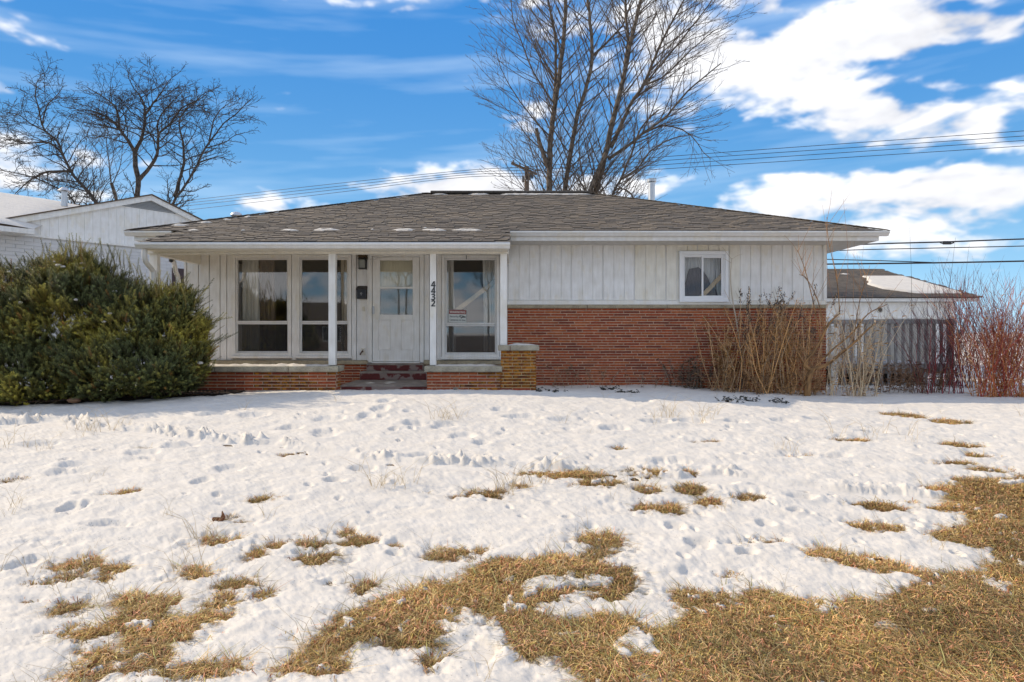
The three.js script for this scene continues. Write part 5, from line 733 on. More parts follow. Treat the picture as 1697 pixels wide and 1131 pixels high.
bareTree('bare_tree', 'bare crooked two stemmed tree leaning right beside the gable end', 33, [
  { pts: [[281, 360], [290, 330], [308, 306], [322, 282], [340, 246], [356, 224], [371, 204], [390, 190]], r: [0.24, 0.05], ground: 1, from: 0.4, tipLen: 1.4 },
  { pts: [[289, 326], [297, 300], [304, 271], [303, 236], [296, 206], [304, 186], [322, 170]], r: [0.17, 0.04], part: 'limb', tipLen: 1.5, dz: 0.8, from: 0.25 },
  { pts: [[328, 270], [346, 264], [364, 260], [380, 266], [392, 272]], r: [0.08, 0.02], part: 'limb', lenK: 0.55 },
  { pts: [[346, 240], [352, 205], [362, 185], [378, 172]], r: [0.08, 0.03], part: 'limb', dz: -0.9 },
  { pts: [[340, 246], [372, 236], [396, 222], [408, 232]], r: [0.06, 0.02], part: 'limb', lenK: 0.6, dz: 0.6 },
], CROOKED, 13, MAT.barkdark, MAT.twigdark);
bareTree('bare_tree', 'dark bare tree leaning left above the snowy neighbouring roof', 34, [
  { pts: [[172, 356], [158, 335], [140, 312], [121, 290], [104, 258], [93, 232], [74, 217], [64, 184], [58, 160]], r: [0.34, 0.05], ground: 1, gx: 0.6, from: 0.35, tipLen: 1.6 },
  { pts: [[118, 284], [96, 284], [72, 286], [50, 299], [22, 324]], r: [0.14, 0.03], part: 'limb', lenK: 0.7, dz: -0.6 },
  { pts: [[102, 254], [84, 238], [62, 236], [36, 238], [10, 226]], r: [0.12, 0.03], part: 'limb', dz: 0.8 },
  { pts: [[74, 217], [50, 205], [30, 190], [12, 186]], r: [0.08, 0.03], part: 'limb' },
  { pts: [[128, 350], [112, 322], [94, 312], [70, 300], [40, 290], [0, 282]], r: [0.17, 0.04], ground: 1, gx: 0.4, lenK: 0.8, dz: 0.7, from: 0.5 },
  { pts: [[70, 205], [78, 175], [92, 160], [100, 150]], r: [0.07, 0.03], part: 'limb', dz: -0.8 },
], { ...CROOKED, up: 0.0, stemDensity: 6.0 }, 14, MAT.barkdark, MAT.twigdark);
bareTree('bare_tree', 'slender pale bare tree with upright twigs beside a stump behind the snowy roof', 37, [
  { pts: [[195, 345], [190, 322], [184, 304]], r: [0.20, 0.16], ground: 1, bare: 1 },
  { pts: [[184, 306], [180, 270], [176, 235], [180, 200]], r: [0.07, 0.02], part: 'limb' }, { pts: [[186, 306], [198, 276], [204, 240]], r: [0.06, 0.02], part: 'limb' },
  { pts: [[142, 345], [146, 300], [140, 262], [146, 215]], r: [0.07, 0.02], ground: 1, part: 'trunk', from: 0.35 }, { pts: [[155, 345], [165, 300], [166, 260], [176, 215]], r: [0.06, 0.02], ground: 1, part: 'trunk', from: 0.35 }, { pts: [[120, 345], [110, 300], [120, 250]], r: [0.06, 0.02], ground: 1, from: 0.4 },
], { ...UPRIGHT, tip: 0.008, len: 2.6, stemDensity: 3 }, 15, M([0.17, 0.14, 0.11], 0.95, { map: TX.bark }), M([0.12, 0.10, 0.085], 0.9));

// ---------------------------------------------------------------- the evergreen (yew) bush
{
  const r = rngOf(41), Zb = 10.25, t = thing('yew_bush', 'large dark green evergreen bush in front of the left porch end', 'bush', V(-6.4, 0, -Zb));
  const lobes = [[105, 535, 140, 108, 10.4, 0.95], [230, 556, 84, 84, 10.4, 0.85], [290, 564, 56, 68, 10.5, 0.62], [-10, 560, 130, 112, 10.2, 0.95], [200, 610, 142, 62, 10.05, 0.82], [60, 620, 120, 60, 9.95, 0.8], [305, 602, 40, 50, 10.3, 0.5], [128, 488, 76, 62, 10.5, 0.7], [-120, 600, 120, 100, 10.2, 0.9], [285, 510, 40, 32, 10.6, 0.4]].map(([a, b, rx, ry, Z, rz]) => ({ c: P(a, b, Z), r: V(rx / F * Z, ry / F * Z, rz) }));
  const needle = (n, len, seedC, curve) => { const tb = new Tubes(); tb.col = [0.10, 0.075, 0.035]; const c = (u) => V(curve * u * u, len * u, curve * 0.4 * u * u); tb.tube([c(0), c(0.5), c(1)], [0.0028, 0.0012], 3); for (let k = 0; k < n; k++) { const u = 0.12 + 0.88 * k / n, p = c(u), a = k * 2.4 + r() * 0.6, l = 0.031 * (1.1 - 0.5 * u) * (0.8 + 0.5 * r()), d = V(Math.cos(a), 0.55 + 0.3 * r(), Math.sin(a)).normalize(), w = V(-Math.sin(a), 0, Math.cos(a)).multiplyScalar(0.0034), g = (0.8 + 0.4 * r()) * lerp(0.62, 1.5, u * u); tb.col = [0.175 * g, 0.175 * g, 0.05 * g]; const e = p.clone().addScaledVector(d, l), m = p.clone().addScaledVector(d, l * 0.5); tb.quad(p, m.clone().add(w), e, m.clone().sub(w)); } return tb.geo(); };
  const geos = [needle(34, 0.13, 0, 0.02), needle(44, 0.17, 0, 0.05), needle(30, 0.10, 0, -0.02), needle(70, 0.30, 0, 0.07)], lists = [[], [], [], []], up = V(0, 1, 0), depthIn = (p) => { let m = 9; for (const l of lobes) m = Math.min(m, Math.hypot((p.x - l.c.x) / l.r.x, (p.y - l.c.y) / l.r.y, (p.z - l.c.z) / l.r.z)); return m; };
  const cum = []; lobes.reduce((s, l) => { s += l.r.x * l.r.y + l.r.y * l.r.z; cum.push(s); return s; }, 0); const pick = () => { const v = r() * cum.at(-1); return lobes[cum.findIndex((q) => q >= v)]; };
  const put = (v, p, d, s) => { const q = new THREE.Quaternion().setFromUnitVectors(up, d), y = new THREE.Quaternion().setFromAxisAngle(up, r() * 6.28); q.multiply(y); const k = fbm(p.x * 1.6 + 5, p.y * 1.6 - p.z, 3), f = r(), gold = clamp(0.22 + 2.2 * k + (f - 0.5) * 0.7), c = f > 0.975 ? [1.6, 0.8, 0.5] : [lerp(0.52, 2.2, gold), lerp(0.60, 1.85, gold), lerp(0.55, 0.85, gold)]; lists[v].push([new THREE.Matrix4().compose(p, q, V(s, s, s)), c]); };
  for (let k = 0; k < 220000 && lists[0].length + lists[1].length + lists[2].length < 42000; k++) {
    const l = pick(), z = r() * 2 - 1, a = r() * 6.283, w = Math.sqrt(1 - z * z), n = V(w * Math.cos(a), z, w * Math.sin(a)), inner = r() < 0.30, cl = fbm3(n.x * 3.4 * l.r.x + l.c.x * 3, n.y * 3.4 * l.r.y, n.z * 3.4 * l.r.z + 7, 3), f = inner ? 0.56 + 0.18 * r() : 0.93 - 0.22 * r() * r() + 0.42 * cl, p = V(l.c.x + n.x * l.r.x * f, l.c.y + n.y * l.r.y * f, l.c.z + n.z * l.r.z * f);
    if (n.z < -0.35 && n.y < 0.2 || p.y < land(p.x, -p.z) + 0.03 || p.x < -9.6 || p.x > -4.35) continue; if (depthIn(p) < 0.52) continue; if (!inner && fbm3(p.x * 4.2 + 30, p.y * 4.2, p.z * 4.2, 2) < -0.05) continue;
    const nn = V(n.x / l.r.x, n.y / l.r.y, n.z / l.r.z).normalize(), d = nn.multiplyScalar(0.75).add(V((r() - 0.5) * 0.8, 0.55 + 0.4 * r(), (r() - 0.5) * 0.8)).normalize(); put(Math.floor(r() * 3), p.addScaledVector(d, -0.04), d, 0.75 + 0.6 * r());
  }
  // leaders standing out of the outline
  for (const [px, py, n] of [[125, 420, 26], [100, 430, 16], [160, 428, 16], [60, 440, 8], [205, 440, 12], [240, 470, 10], [280, 475, 14], [300, 496, 10], [325, 525, 10], [335, 562, 6], [30, 455, 10], [320, 480, 6], [180, 430, 8]]) for (let k = 0; k < n; k++) { const Z = 10.3 + (r() - 0.5) * 0.8, p = P(px + (r() - 0.5) * 50, py + 8 + (r() - 0.3) * 22, Z), d = V((r() - 0.5) * 0.7 + (px > 300 ? 0.8 : -0.15), 1 - (px > 300 ? 0.4 : 0), (r() - 0.5) * 0.6).normalize(); put(3, p, d, 0.6 + 0.7 * r()); }
  for (let k = 0; k < 320; k++) { const l = lobes[Math.floor(r() * lobes.length)], a = r() * 6.283, z = r() * 1.5 - 0.5, w = Math.sqrt(Math.max(0, 1 - z * z)), p = V(l.c.x + w * Math.cos(a) * l.r.x, l.c.y + z * l.r.y, l.c.z + w * Math.sin(a) * l.r.z); if (p.x > -4.4 || p.y < 0.2 || depthIn(p) < 0.9) continue; put(3, p, V((p.x - l.c.x) / l.r.x * 0.7, 0.8, (p.z - l.c.z) / l.r.z * 0.7).normalize(), 0.55 + 0.4 * r()); }
  const mat = M([1, 1, 1], 0.7, { vertexColors: true, side: THREE.DoubleSide });
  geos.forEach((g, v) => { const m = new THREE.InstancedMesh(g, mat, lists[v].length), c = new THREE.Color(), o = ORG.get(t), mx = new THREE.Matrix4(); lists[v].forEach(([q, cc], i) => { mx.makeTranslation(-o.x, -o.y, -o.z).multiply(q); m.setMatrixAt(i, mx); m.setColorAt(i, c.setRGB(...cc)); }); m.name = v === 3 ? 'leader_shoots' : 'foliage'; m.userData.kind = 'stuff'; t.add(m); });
  { const sn = []; for (let k = 0; k < 70; k++) { const l = pick(), a = r() * 6.283, z = 0.1 + 0.8 * r(), w = Math.sqrt(1 - z * z), p = V(l.c.x + w * Math.cos(a) * l.r.x * 0.95, l.c.y + z * l.r.y * 0.95, l.c.z + Math.abs(w * Math.sin(a)) * l.r.z * 0.95); if (p.x > -4.4 || depthIn(p) < 0.85 || p.y < 0.3) continue; sn.push(lump(p, 0.02 + 0.03 * r(), 0.012 + 0.01 * r(), 0.02 + 0.02 * r(), 0.7, k, 1)); } part(t, 'snow_bits', sn, MAT.snow, { kind: 'stuff' }); }
  const st = new Tubes(); for (let k = 0; k < 60; k++) { const x0 = lerp(-8.6, -4.9, r()), Z = Zb + (r() - 0.5) * 0.6, e = V(x0 + (r() - 0.5) * 1.6, 0.8 + 0.9 * r(), -Z + (r() - 0.3) * 1.2); if (depthIn(e) > 0.85) continue; const b = V(x0, land(x0, Z) - 0.05, -Z); st.tube([b, b.clone().lerp(e, 0.5).add(V((r() - 0.5) * 0.3, 0.1, (r() - 0.5) * 0.3)), e], [0.022, 0.008], 5); }
  part(t, 'stem', st.geo(), MAT.barkdark);
  // bed of soil and fallen needles under the bush, with a stone
  const sh = [[-3, 690], [90, 684], [200, 682], [262, 672], [330, 655], [345, 640], [250, 640], [100, 645], [-3, 650]].map(([a, b]) => onLand(a, b)), pos = [], idx = [], N = 40; const nearY = (x) => land(x, 0);
  { const x0 = -9.2, x1 = -4.35, nx = 60, nz = 24; for (let j = 0; j <= nz; j++) for (let i = 0; i <= nx; i++) { const x = lerp(x0, x1, i / nx), edge = lerp(9.35, 10.15, ss(-7.0, -4.6, x)) + 0.12 * n2(x * 3, 5), Z = lerp(edge, 11.3, j / nz), b = Math.min(1, j / 2, (nx - i) / 3); pos.push(x, land(x, Z) + (b < 0.01 ? -0.02 : 0.062 + 0.02 * b + 0.02 * fbm(x * 9, Z * 9, 3)), -Z); } for (let j = 0; j < nz; j++) for (let i = 0; i < nx; i++) { const a = j * (nx + 1) + i; idx.push(a, a + 1, a + nx + 1, a + 1, a + nx + 2, a + nx + 1); } }
  const g = new THREE.BufferGeometry(); g.setAttribute('position', new THREE.Float32BufferAttribute(pos, 3)); g.setIndex(idx); g.computeVertexNormals(); uvMetres(g); structure('mulch_bed', g, M([0.20, 0.15, 0.13], 1, { map: TX.soil, bumpMap: TX.grainB, bumpScale: 0.03 }));
  const lit = new Tubes(); for (let k = 0; k < 1500; k++) { const x = lerp(-8.6, -4.4, r()), edge = lerp(9.33, 10.1, ss(-7.0, -4.6, x)), Z = edge + 0.75 * r() * r(), y = land(x, Z) + 0.085, a = r() * 6.28, l = 0.02 + 0.05 * r(), g2_ = 0.6 + 0.8 * r(); lit.col = r() < 0.5 ? [0.16 * g2_, 0.085 * g2_, 0.05 * g2_] : [0.10 * g2_, 0.075 * g2_, 0.06 * g2_]; const w = V(-Math.sin(a), 0.1, Math.cos(a)).multiplyScalar(0.006 + 0.012 * r()), p = V(x, y, -Z), e = p.clone().add(V(Math.cos(a) * l, 0.02 * (r() - 0.3), Math.sin(a) * l)), m = p.clone().lerp(e, 0.5).add(V(0, 0.012, 0)); lit.quad(p, m.clone().add(w), e, m.clone().sub(w)); }
  const ll = solo('leaf_litter', 'brown leaf litter and fallen needles under the evergreen bush', 'leaf litter', lit.geo(), M([1, 1, 1], 0.95, { vertexColors: true, side: THREE.DoubleSide })); ll.userData.kind = 'stuff';
}
function lump(c, rx, ry, rz, amp, seed, det = 3) { const g = mergeVertices(new THREE.IcosahedronGeometry(1, det).deleteAttribute('uv').deleteAttribute('normal')), p = g.attributes.position; for (let i = 0; i < p.count; i++) { const n = V().fromBufferAttribute(p, i), k = 1 + amp * fbm3(n.x * 1.6 + seed, n.y * 1.6, n.z * 1.6, 3); p.setXYZ(i, c.x + n.x * rx * k, c.y + n.y * ry * k, c.z + n.z * rz * k); } g.computeVertexNormals(); return uvMetres(g); }
{
  const [x, Z] = onLand(145, 668), t = thing('stone', 'grey stone capped with snow lying at the foot of the evergreen bush', 'stone', V(x, land(x, Z), -Z)); part(t, 'rock', lump(V(x, land(x, Z) + 0.10, -Z), 0.125, 0.10, 0.11, 0.7, 3), M([0.16, 0.155, 0.15], 0.95, { map: TX.stone, bumpMap: TX.grainB, bumpScale: 0.01 })); part(t, 'snow_cap', lump(V(x + 0.01, land(x, Z) + 0.16, -Z - 0.0), 0.10, 0.055, 0.09, 0.7, 8), MAT.snow);
  const [x2, Z2] = onLand(122, 674); solo('broken_brick', 'broken reddish tan brick lying left of the snow capped stone', 'brick', lump(V(x2, land(x2, Z2) + 0.085, -Z2), 0.10, 0.035, 0.06, 0.5, 5, 2), M([0.30, 0.17, 0.11], 0.95, { map: TX.stone }));
}
// ---------------------------------------------------------------- dry weeds and shrubs along the brick wall
function dryPlant(o) {
  const r = rngOf(o.seed), Z = o.Z, x0 = XW(o.px, Z), t = thing(o.name, o.label, o.cat, V(x0, land(x0, Z), -Z), o.group), st = [], leaf = new Tubes(), head = new Tubes(), fine = new Tubes(), ppm = F / Z;
  const colr = (c, v = 0.3) => { if (c === o.col && o.col2 && r() < (o.mix ?? 0.4)) c = o.col2; const k = 1 - v + 2 * v * r(); return c.map((q) => q * k); };
  for (let k = 0; k < o.n; k++) {
    const a = r() * 6.283, s = o.base * Math.sqrt(r()), b = V(x0 + Math.cos(a) * s * 1.4, 0, -Z + Math.sin(a) * s * 0.6); b.y = land(b.x, -b.z) - 0.03; const h = o.h * (0.55 + 0.55 * r()), lean = o.spread * (r() - 0.5 + (o.lean ?? 0)) * h, lz = o.spread * 0.5 * (r() - 0.4) * h, bend = (o.bend ?? 0.1) * (r() - 0.5) * h;
    const e = V(b.x + lean, b.y + h, b.z + lz), c1 = V(b.x + lean * 0.25 + bend, b.y + h * 0.4, b.z + lz * 0.3), c2 = V(b.x + lean * 0.65 + bend * 0.6, b.y + h * 0.75, b.z + lz * 0.65), T = new Tubes(); T.col = colr(o.col); const cv = new THREE.CatmullRomCurve3([b, c1, c2, e]); T.tube(cv.getPoints(9), [o.r * (0.7 + 0.6 * r()), o.r * 0.35], 4); st.push(T);
    const m = o.side ?? 0; for (let q = 0; q < m; q++) { const u = 0.25 + 0.73 * r(), p = cv.getPoint(u), ax = cv.getTangent(u), g = r() * 6.283, d = ax.clone().multiplyScalar(0.75).add(V(Math.cos(g) * 0.6, 0.15 * (r() - 0.3), Math.sin(g) * 0.6)).normalize(), l = o.sideLen * (0.4 + r()) * (1.1 - u * 0.6); fine.col = colr(o.tipCol ?? o.col); const e2 = p.clone().addScaledVector(d, l).add(V(0, l * (o.sideUp ?? 0.1), 0)); fine.tube([p, p.clone().lerp(e2, 0.5).add(V((r() - 0.5) * l * 0.15, -(o.sideUp ?? 0.1) * l * 0.3, 0)), e2], [o.r * 0.45, o.r * 0.2], 3); }
    for (let q = 0; q < (o.leaves ?? 0); q++) { const u = clamp((o.leafFrom ?? 0.3) + (1 - (o.leafFrom ?? 0.3)) * r() * (o.leafFrom < 0 ? r() : 1), 0, 1), p = cv.getPoint(u), g = r() * 6.283, l = (o.leafLen ?? 0.07) * (0.5 + r()), dn = -0.5 + 0.9 * r(), d = V(Math.cos(g), dn, Math.sin(g)).normalize(), w = V(-Math.sin(g), 0.5 * (r() - 0.5), Math.cos(g)).multiplyScalar((o.leafW ?? 0.009) * (0.5 + r())), m1 = p.clone().addScaledVector(d, l * 0.5).add(V(0, 0.012 * r(), 0)), e2 = p.clone().addScaledVector(d, l).add(V((r() - 0.5) * 0.03, -0.02 * r(), (r() - 0.5) * 0.03)); leaf.col = colr(o.leafCol ?? o.col, 0.4); leaf.quad(p, m1.clone().add(w), e2, m1.clone().sub(w)); }
    for (let q = 0; q < (o.seeds ?? 0); q++) { const u = 0.78 + 0.22 * r(), p = cv.getPoint(u).add(V((r() - 0.5) * 0.05, (r() - 0.5) * 0.04, (r() - 0.5) * 0.05)), s2 = 0.006 + 0.006 * r(); head.col = colr(o.seedCol); head.tube([p, p.clone().add(V((r() - 0.5) * 0.012, s2 * 2.4, (r() - 0.5) * 0.012))], [s2, s2 * 0.4], 4); }
  }
  const vm = M([1, 1, 1], 0.85, { vertexColors: true, side: THREE.DoubleSide });
  if (st.length <= 60) st.forEach((T) => part(t, 'stalk', T.geo(), vm)); else part(t, 'stems', mergeIdx(st.map((T) => T.geo())), vm, { kind: 'stuff' });
  if (!leaf.empty) part(t, 'dry_leaves', leaf.geo(), vm, { kind: 'stuff' }); if (!head.empty) part(t, 'seed_heads', head.geo(), vm, { kind: 'stuff' }); if (!fine.empty) part(t, 'twigs', fine.geo(), vm, { kind: 'stuff' });
  for (const [px, py, tx, ty, rad, col] of o.whips ?? []) { const a = P(px, py, Z), b = P(tx, ty, Z - 0.2), T = new Tubes(); a.y = land(a.x, Z) ; T.col = col ?? o.col; T.tube(new THREE.CatmullRomCurve3([a, a.clone().lerp(b, 0.35).add(V((r() - 0.5) * 0.12, 0, 0)), a.clone().lerp(b, 0.7).add(V((r() - 0.5) * 0.16, 0, 0)), b]).getPoints(12), [rad, rad * 0.35], 4); part(t, 'whip', T.geo(), vm); }
  return t;
}
const TAN = [0.74, 0.48, 0.25], GOLD = [0.80, 0.45, 0.18], GREY = [0.30, 0.225, 0.165], PALE = [0.72, 0.56, 0.36], DARKS = [0.07, 0.055, 0.045], RED = [0.36, 0.045, 0.045], ORNG = [0.62, 0.24, 0.075];
dryPlant({ name: 'dry_weed', label: 'dry tan weeds with curled leaves below the bedroom window', cat: 'weed', seed: 1, Z: 12.55, px: 1205, n: 24, base: 0.26, h: 1.35, spread: 0.7, bend: 0.25, r: 0.0075, col: TAN, side: 7, sideLen: 0.16, leaves: 26, leafFrom: 0.25, leafLen: 0.085, leafW: 0.014, leafCol: [0.42, 0.24, 0.09] });
dryPlant({ name: 'dry_weed', label: 'low grey brown brushy weeds at far left end of the dry plants', cat: 'weed', seed: 2, Z: 12.8, px: 1160, n: 40, base: 0.42, h: 0.66, spread: 0.9, r: 0.004, col: GREY, side: 10, sideLen: 0.16, leaves: 24, leafFrom: 0.05, leafLen: 0.05, leafW: 0.010, leafCol: [0.11, 0.10, 0.06] });
dryPlant({ name: 'dry_weed', label: 'tall weeds with dark seed heads reaching the siding right of the bedroom window', cat: 'weed', seed: 3, Z: 12.45, px: 1268, n: 26, base: 0.40, h: 2.0, spread: 0.5, bend: 0.2, r: 0.0085, col: TAN, side: 6, sideLen: 0.22, sideUp: 0.35, tipCol: GREY, leaves: 6, leafLen: 0.07, leafW: 0.011, seeds: 26, seedCol: DARKS });
dryPlant({ name: 'dry_weed', label: 'dense golden straw weeds in the middle of the dry plants', cat: 'weed', seed: 4, Z: 12.2, px: 1262, n: 44, base: 0.50, h: 1.6, spread: 0.6, r: 0.0078, col: GOLD, col2: [0.50, 0.36, 0.22], mix: 0.35, bend: 0.34, side: 11, sideLen: 0.24, leaves: 26, leafFrom: 0.1, leafLen: 0.08, leafW: 0.010, leafCol: [0.46, 0.25, 0.08] });
dryPlant({ name: 'dry_weed', label: 'tall straw weeds with feathery dark tops left of the house corner', cat: 'weed', seed: 5, Z: 12.3, px: 1306, n: 26, base: 0.38, h: 1.85, spread: 0.45, bend: 0.2, r: 0.0085, col: TAN, side: 10, sideLen: 0.2, sideUp: 0.3, tipCol: GREY, leaves: 12, leafLen: 0.07, seeds: 22, seedCol: [0.10, 0.075, 0.06] });
dryPlant({ name: 'dry_weed', label: 'pale straw weed clump in front of the deck railing', cat: 'weed', seed: 6, Z: 12.0, px: 1412, n: 44, base: 0.34, h: 1.55, spread: 0.75, bend: 0.25, r: 0.0075, col: PALE, side: 7, sideLen: 0.26, leaves: 10, leafFrom: 0.05, leafLen: 0.10, leafW: 0.009, leafCol: TAN, whips: [[1405, 650, 1398, 330, 0.006, [0.34, 0.16, 0.09]], [1408, 650, 1416, 400, 0.006, [0.36, 0.2, 0.1]], [1418, 650, 1432, 405, 0.005, [0.34, 0.18, 0.1]], [1398, 655, 1370, 360, 0.005, [0.34, 0.16, 0.09]]] });
dryPlant({ name: 'dry_weed', label: 'low tangle of dry brown stalks along the deck foot', cat: 'weed', seed: 7, Z: 13.0, px: 1480, n: 80, base: 0.85, h: 0.6, spread: 1.6, r: 0.0065, col: [0.30, 0.17, 0.09], side: 7, sideLen: 0.2, leaves: 14, leafFrom: 0.0, leafLen: 0.09, leafW: 0.008 });
dryPlant({ name: 'dry_weed', label: 'few thin dead stalks against the brick wall near the mossy pillar', cat: 'weed', seed: 8, Z: 12.75, px: 960, n: 16, base: 0.55, h: 0.5, spread: 1.4, r: 0.0045, col: [0.36, 0.25, 0.15], side: 4, sideLen: 0.18, leaves: 6, leafFrom: 0, leafLen: 0.05, leafCol: [0.16, 0.13, 0.06] });
dryPlant({ name: 'dry_weed', label: 'sparse dead stalks at the middle foot of the brick wall', cat: 'weed', seed: 9, Z: 12.6, px: 1060, n: 14, base: 0.5, h: 0.42, spread: 1.3, r: 0.004, col: GREY, side: 5, sideLen: 0.15, leaves: 8, leafFrom: 0, leafLen: 0.05, leafCol: [0.10, 0.09, 0.05] });
dryPlant({ name: 'dry_weed', label: 'low tangled golden brown dead growth at the foot of the tall weeds', cat: 'weed', seed: 16, Z: 12.25, px: 1275, n: 60, base: 0.72, h: 0.5, spread: 1.7, r: 0.006, col: [0.55, 0.32, 0.15], col2: [0.24, 0.15, 0.09], side: 8, sideLen: 0.2, leaves: 18, leafFrom: 0, leafLen: 0.08, leafW: 0.010, leafCol: [0.44, 0.25, 0.11] });
dryPlant({ name: 'dry_weed', label: 'thin leaning stalks spreading across the house corner behind the sapling', cat: 'weed', seed: 17, Z: 12.6, px: 1352, n: 26, base: 0.34, h: 1.7, spread: 0.95, r: 0.006, col: TAN, bend: 0.25, side: 9, sideLen: 0.3, sideUp: 0.3, leaves: 5 });
for (const [px, py, seed, label] of [[915, 655, 20, 'dark withered ground plant in snow beside the mossy pillar'], [1010, 650, 21, 'dark withered ground plant in snow left of the wall middle'], [1035, 655, 22, 'dark withered ground plant in snow at the wall middle'], [1205, 672, 23, 'dark withered ground plant in snow below the bedroom window'], [1230, 668, 24, 'blackened leaf clump in snow in front of the golden weeds'], [1290, 672, 25, 'blackened leaf clump in snow left of the forked sapling']]) { const [x, Z] = onLand(px, py); dryPlant({ name: 'withered_plant', label, cat: 'plant', seed, Z, px, n: 12, base: 0.14, h: 0.14, spread: 2.4, r: 0.0035, col: DARKS, leaves: 9, leafFrom: 0.2, leafLen: 0.045, leafW: 0.016, leafCol: [0.055, 0.055, 0.04] }); }
dryPlant({ name: 'dogwood_shrub', label: 'crimson twigged bare shrub in front of the deck and garage', cat: 'shrub', seed: 10, Z: 12.6, px: 1556, n: 46, base: 0.34, h: 1.8, spread: 1.25, r: 0.0055, col: RED, col2: [0.13, 0.05, 0.045], mix: 0.5, side: 8, sideLen: 0.42, sideUp: 0.4, tipCol: [0.13, 0.045, 0.045], bend: 0.16, whips: [[1512, 655, 1508, 378, 0.006, DARKS], [1545, 655, 1584, 394, 0.006, DARKS], [1560, 655, 1607, 405, 0.0055, DARKS]] });
dryPlant({ name: 'dogwood_shrub', label: 'orange red bare shrub with golden base at the right picture edge', cat: 'shrub', seed: 11, Z: 11.9, px: 1665, n: 140, base: 0.40, h: 1.9, spread: 1.15, r: 0.0062, col: ORNG, col2: [0.46, 0.085, 0.055], mix: 0.4, side: 9, sideLen: 0.36, sideUp: 0.4, tipCol: [0.36, 0.10, 0.07], bend: 0.24, leaves: 9, leafFrom: -0.25, leafLen: 0.10, leafCol: GOLD });
dryPlant({ name: 'dogwood_shrub', label: 'dark crimson thin twigged shrub behind the two brighter shrubs', cat: 'shrub', seed: 12, Z: 14.0, px: 1625, n: 120, base: 0.7, h: 2.3, spread: 0.9, r: 0.006, col: [0.15, 0.03, 0.035], side: 7, sideLen: 0.45, sideUp: 0.45, tipCol: [0.12, 0.06, 0.055], bend: 0.16 });
{ // forked orange-barked sapling at the house corner, and a pale thin one by the window
  const Z = 11.9, x = XW(1340, Z), t = thing('sapling', 'leafless sapling with orange trunk forking widely at the house corner', 'sapling', V(x, land(x, Z), -Z)), m = M([0.36, 0.19, 0.07], 0.8, { map: TX.bark, bumpMap: TX.bark, bumpScale: 0.004 }), r = rngOf(71), tw = new Tubes();
  const limb = (pts, r0, r1, name = 'limb') => { const T = new Tubes(), v = pts.map(([a, b, dz]) => P(a, b, Z + (dz ?? 0))), c = new THREE.CatmullRomCurve3(v); T.tube(c.getPoints(16), [r0, r1], 7); part(t, name, T.geo(), m); if (name === 'limb') for (let k = 0; k < 9; k++) { const p = c.getPoint(0.25 + 0.75 * r()), d = V((r() - 0.5) * 1.2, 0.8, (r() - 0.5) * 0.8).normalize(), l = 0.2 + 0.5 * r(); tw.tube([p, p.clone().addScaledVector(d, l * 0.5).add(V((r() - 0.5) * 0.05, 0, 0)), p.clone().addScaledVector(d, l)], [0.004, 0.0018], 3); } };
  limb([[1338, 664], [1339, 640], [1343, 622], [1348, 610]], 0.058, 0.045, 'trunk'); limb([[1347, 615], [1334, 606], [1336, 600], [1355, 575], [1367, 550], [1375, 535], [1392, 520]], 0.036, 0.012); limb([[1348, 612], [1370, 605], [1395, 585], [1414, 570], [1440, 545], [1452, 536]], 0.034, 0.010);
  limb([[1350, 610], [1380, 580], [1410, 555], [1440, 520], [1470, 505]], 0.02, 0.006); limb([[1334, 605], [1315, 570], [1300, 540]], 0.013, 0.005); limb([[1360, 568], [1350, 510], [1332, 440], [1322, 415]], 0.012, 0.004); limb([[1367, 552], [1356, 500], [1335, 460], [1325, 455]], 0.010, 0.004); limb([[1392, 520], [1388, 470], [1372, 390], [1371, 360]], 0.009, 0.003); limb([[1336, 640], [1326, 625], [1318, 612]], 0.012, 0.006); limb([[1414, 570], [1425, 500], [1442, 440]], 0.009, 0.003);
  part(t, 'twigs', tw.geo(), M([0.36, 0.19, 0.08], 0.85), { kind: 'stuff' });
}
{
  const Z = 12.7, x = XW(1226, Z), t = thing('sapling', 'pale slender sapling with forked top just right of the bedroom window', 'sapling', V(x, land(x, Z), -Z)), m = M([0.50, 0.42, 0.32], 0.85), limb = (pts, r0, r1, n) => { const T = new Tubes(); T.tube(new THREE.CatmullRomCurve3(pts.map(([a, b]) => P(a, b, Z))).getPoints(18), [r0, r1], 6); part(t, n, T.geo(), m); };
  limb([[1231, 655], [1228, 590], [1222, 540], [1214, 495], [1211, 460], [1213, 428]], 0.019, 0.008, 'trunk'); limb([[1213, 430], [1205, 420], [1197, 409]], 0.006, 0.003, 'limb'); limb([[1213, 430], [1222, 424], [1231, 421]], 0.005, 0.002, 'limb'); limb([[1212, 436], [1204, 431], [1199, 428]], 0.005, 0.002, 'limb'); limb([[1222, 540], [1228, 510], [1240, 490]], 0.009, 0.003, 'limb'); limb([[1217, 515], [1210, 500], [1200, 480]], 0.006, 0.003, 'limb');
}
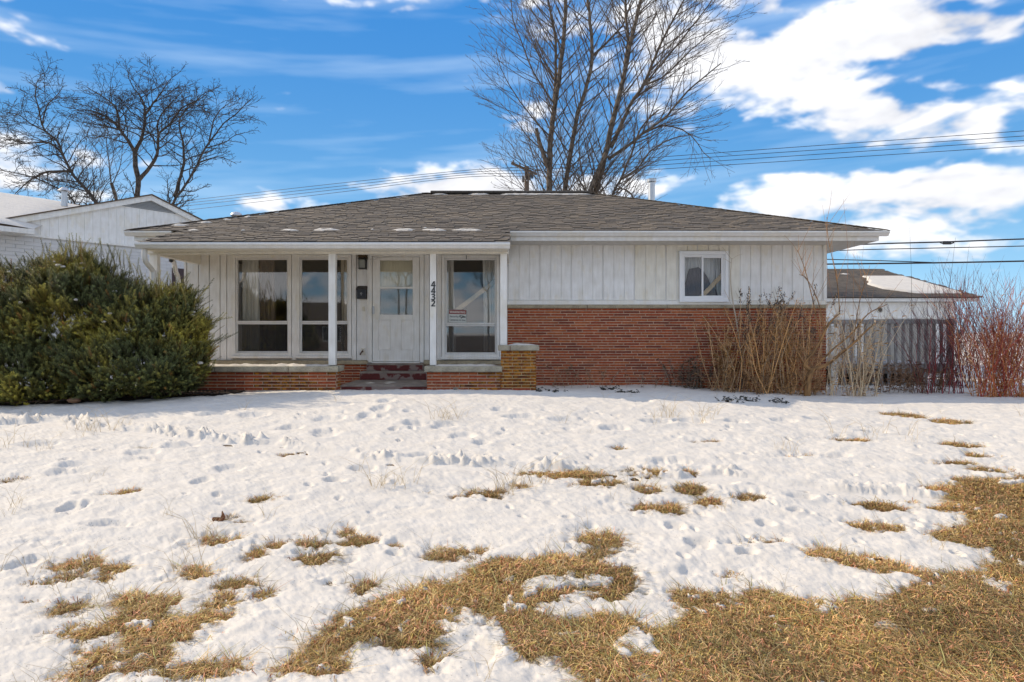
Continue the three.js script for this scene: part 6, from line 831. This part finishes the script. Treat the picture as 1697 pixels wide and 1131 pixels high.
// ---------------------------------------------------------------- fallen leaves on the snow
function curlLeaf(label, px, py, s, col, turn) { const [x, Z] = onLand(px, py), g = new THREE.PlaneGeometry(s, s * 0.8, 8, 6), p = g.attributes.position; for (let i = 0; i < p.count; i++) { const u = p.getX(i) / s, v = p.getY(i) / s, lobe = 0.72 + 0.28 * Math.cos(u * 14); p.setXYZ(i, u * s, 0.45 * s * (u * u * 2 + v * v) + 0.02 * Math.sin(u * 9 + v * 6), v * s * lobe); } const b = g.clone(); const solid = mergeVertices(g); solid.computeVertexNormals(); solid.rotateZ(0.5); solid.rotateX(0.5); solid.rotateY(turn); solid.translate(x, land(x, Z) + snowDepth(x, Z) + s * 0.2, -Z); solo('dead_leaf', label, 'leaf', solid, M(col, 0.8, { side: THREE.DoubleSide, map: TX.bark })); }
curlLeaf('curled red brown oak leaf standing in the snow left of centre', 364, 872, 0.085, [0.30, 0.12, 0.045], 0.6);
curlLeaf('pale orange curled leaf on the bare grass at lower right', 1320, 1030, 0.055, [0.62, 0.36, 0.14], 2.0);
curlLeaf('reddish leaf lying among the grass near the lower left patch', 176, 1096, 0.06, [0.36, 0.13, 0.05], 1.2);
curlLeaf('brown leaf on the bare lawn near the lower right corner', 1512, 1038, 0.07, [0.42, 0.24, 0.12], 2.6);

// ---------------------------------------------------------------- across the street, behind the camera: what the windows mirror
{
  const t = thing('brick_bungalow', 'low brown brick bungalow across the street behind the camera', 'house', V(-20, -0.8, 36)), b = (x0, x1, y0, y1, z0, z1) => { const g = new THREE.BoxGeometry(x1 - x0, y1 - y0, z1 - z0); g.translate((x0 + x1) / 2, (y0 + y1) / 2, (z0 + z1) / 2); return uvMetres(g); };
  part(t, 'wall', [b(-27, -13, -0.8, 2.0, 33, 42)], M([0.22, 0.15, 0.11], 0.9, { map: TX.brick })); part(t, 'roof', poly([[-27.8, 1.95, 32.3], [-12.2, 1.95, 32.3], [-12.2, 1.95, 42.7], [-27.8, 1.95, 42.7], [-24, 3.9, 37.5], [-16, 3.9, 37.5]], [[1, 0, 4, 5], [2, 1, 5], [3, 2, 5, 4], [0, 3, 4], [0, 1, 2, 3]]), MAT.roofbase);
  for (const x of [-25, -21.5, -16.5]) { const w = part(t, 'window', [b(x, x + 1.6, 0.3, 1.6, 32.96, 33.02)], MAT.trim); part(w, 'pane', [b(x + 0.08, x + 1.52, 0.38, 1.52, 32.94, 32.965)], MAT.dark); }
  const spots = [[-24, 26, 1], [-14, 30, 1.1], [-33, 34, 1.1], [-3, 60, 0.9], [4, 66, 0.95], [-14, 64, 1], [12, 58, 1], [-16, 70, 1.1]];
  spots.forEach(([x, z, s], i) => { const c = STREET_TREE.clone(); c.name = numbered('bare_tree'); c.position.set(x, -0.9, z); c.rotation.y = i * 1.3; c.scale.setScalar(s * 0.85); c.userData = { label: `bare street tree behind the camera, ${['left of', 'right of', 'far left of', 'far beyond and right of', 'farthest right behind', 'between the yards beyond', 'at far right across from', 'deep behind'][i]} the brown bungalow`, category: 'tree', group: 'bare trees across the street' }; scene.add(c); });
}
scene.traverse((o) => { if (o.isMesh) { o.castShadow = true; o.receiveShadow = true; } });
renderer.render(scene, camera);
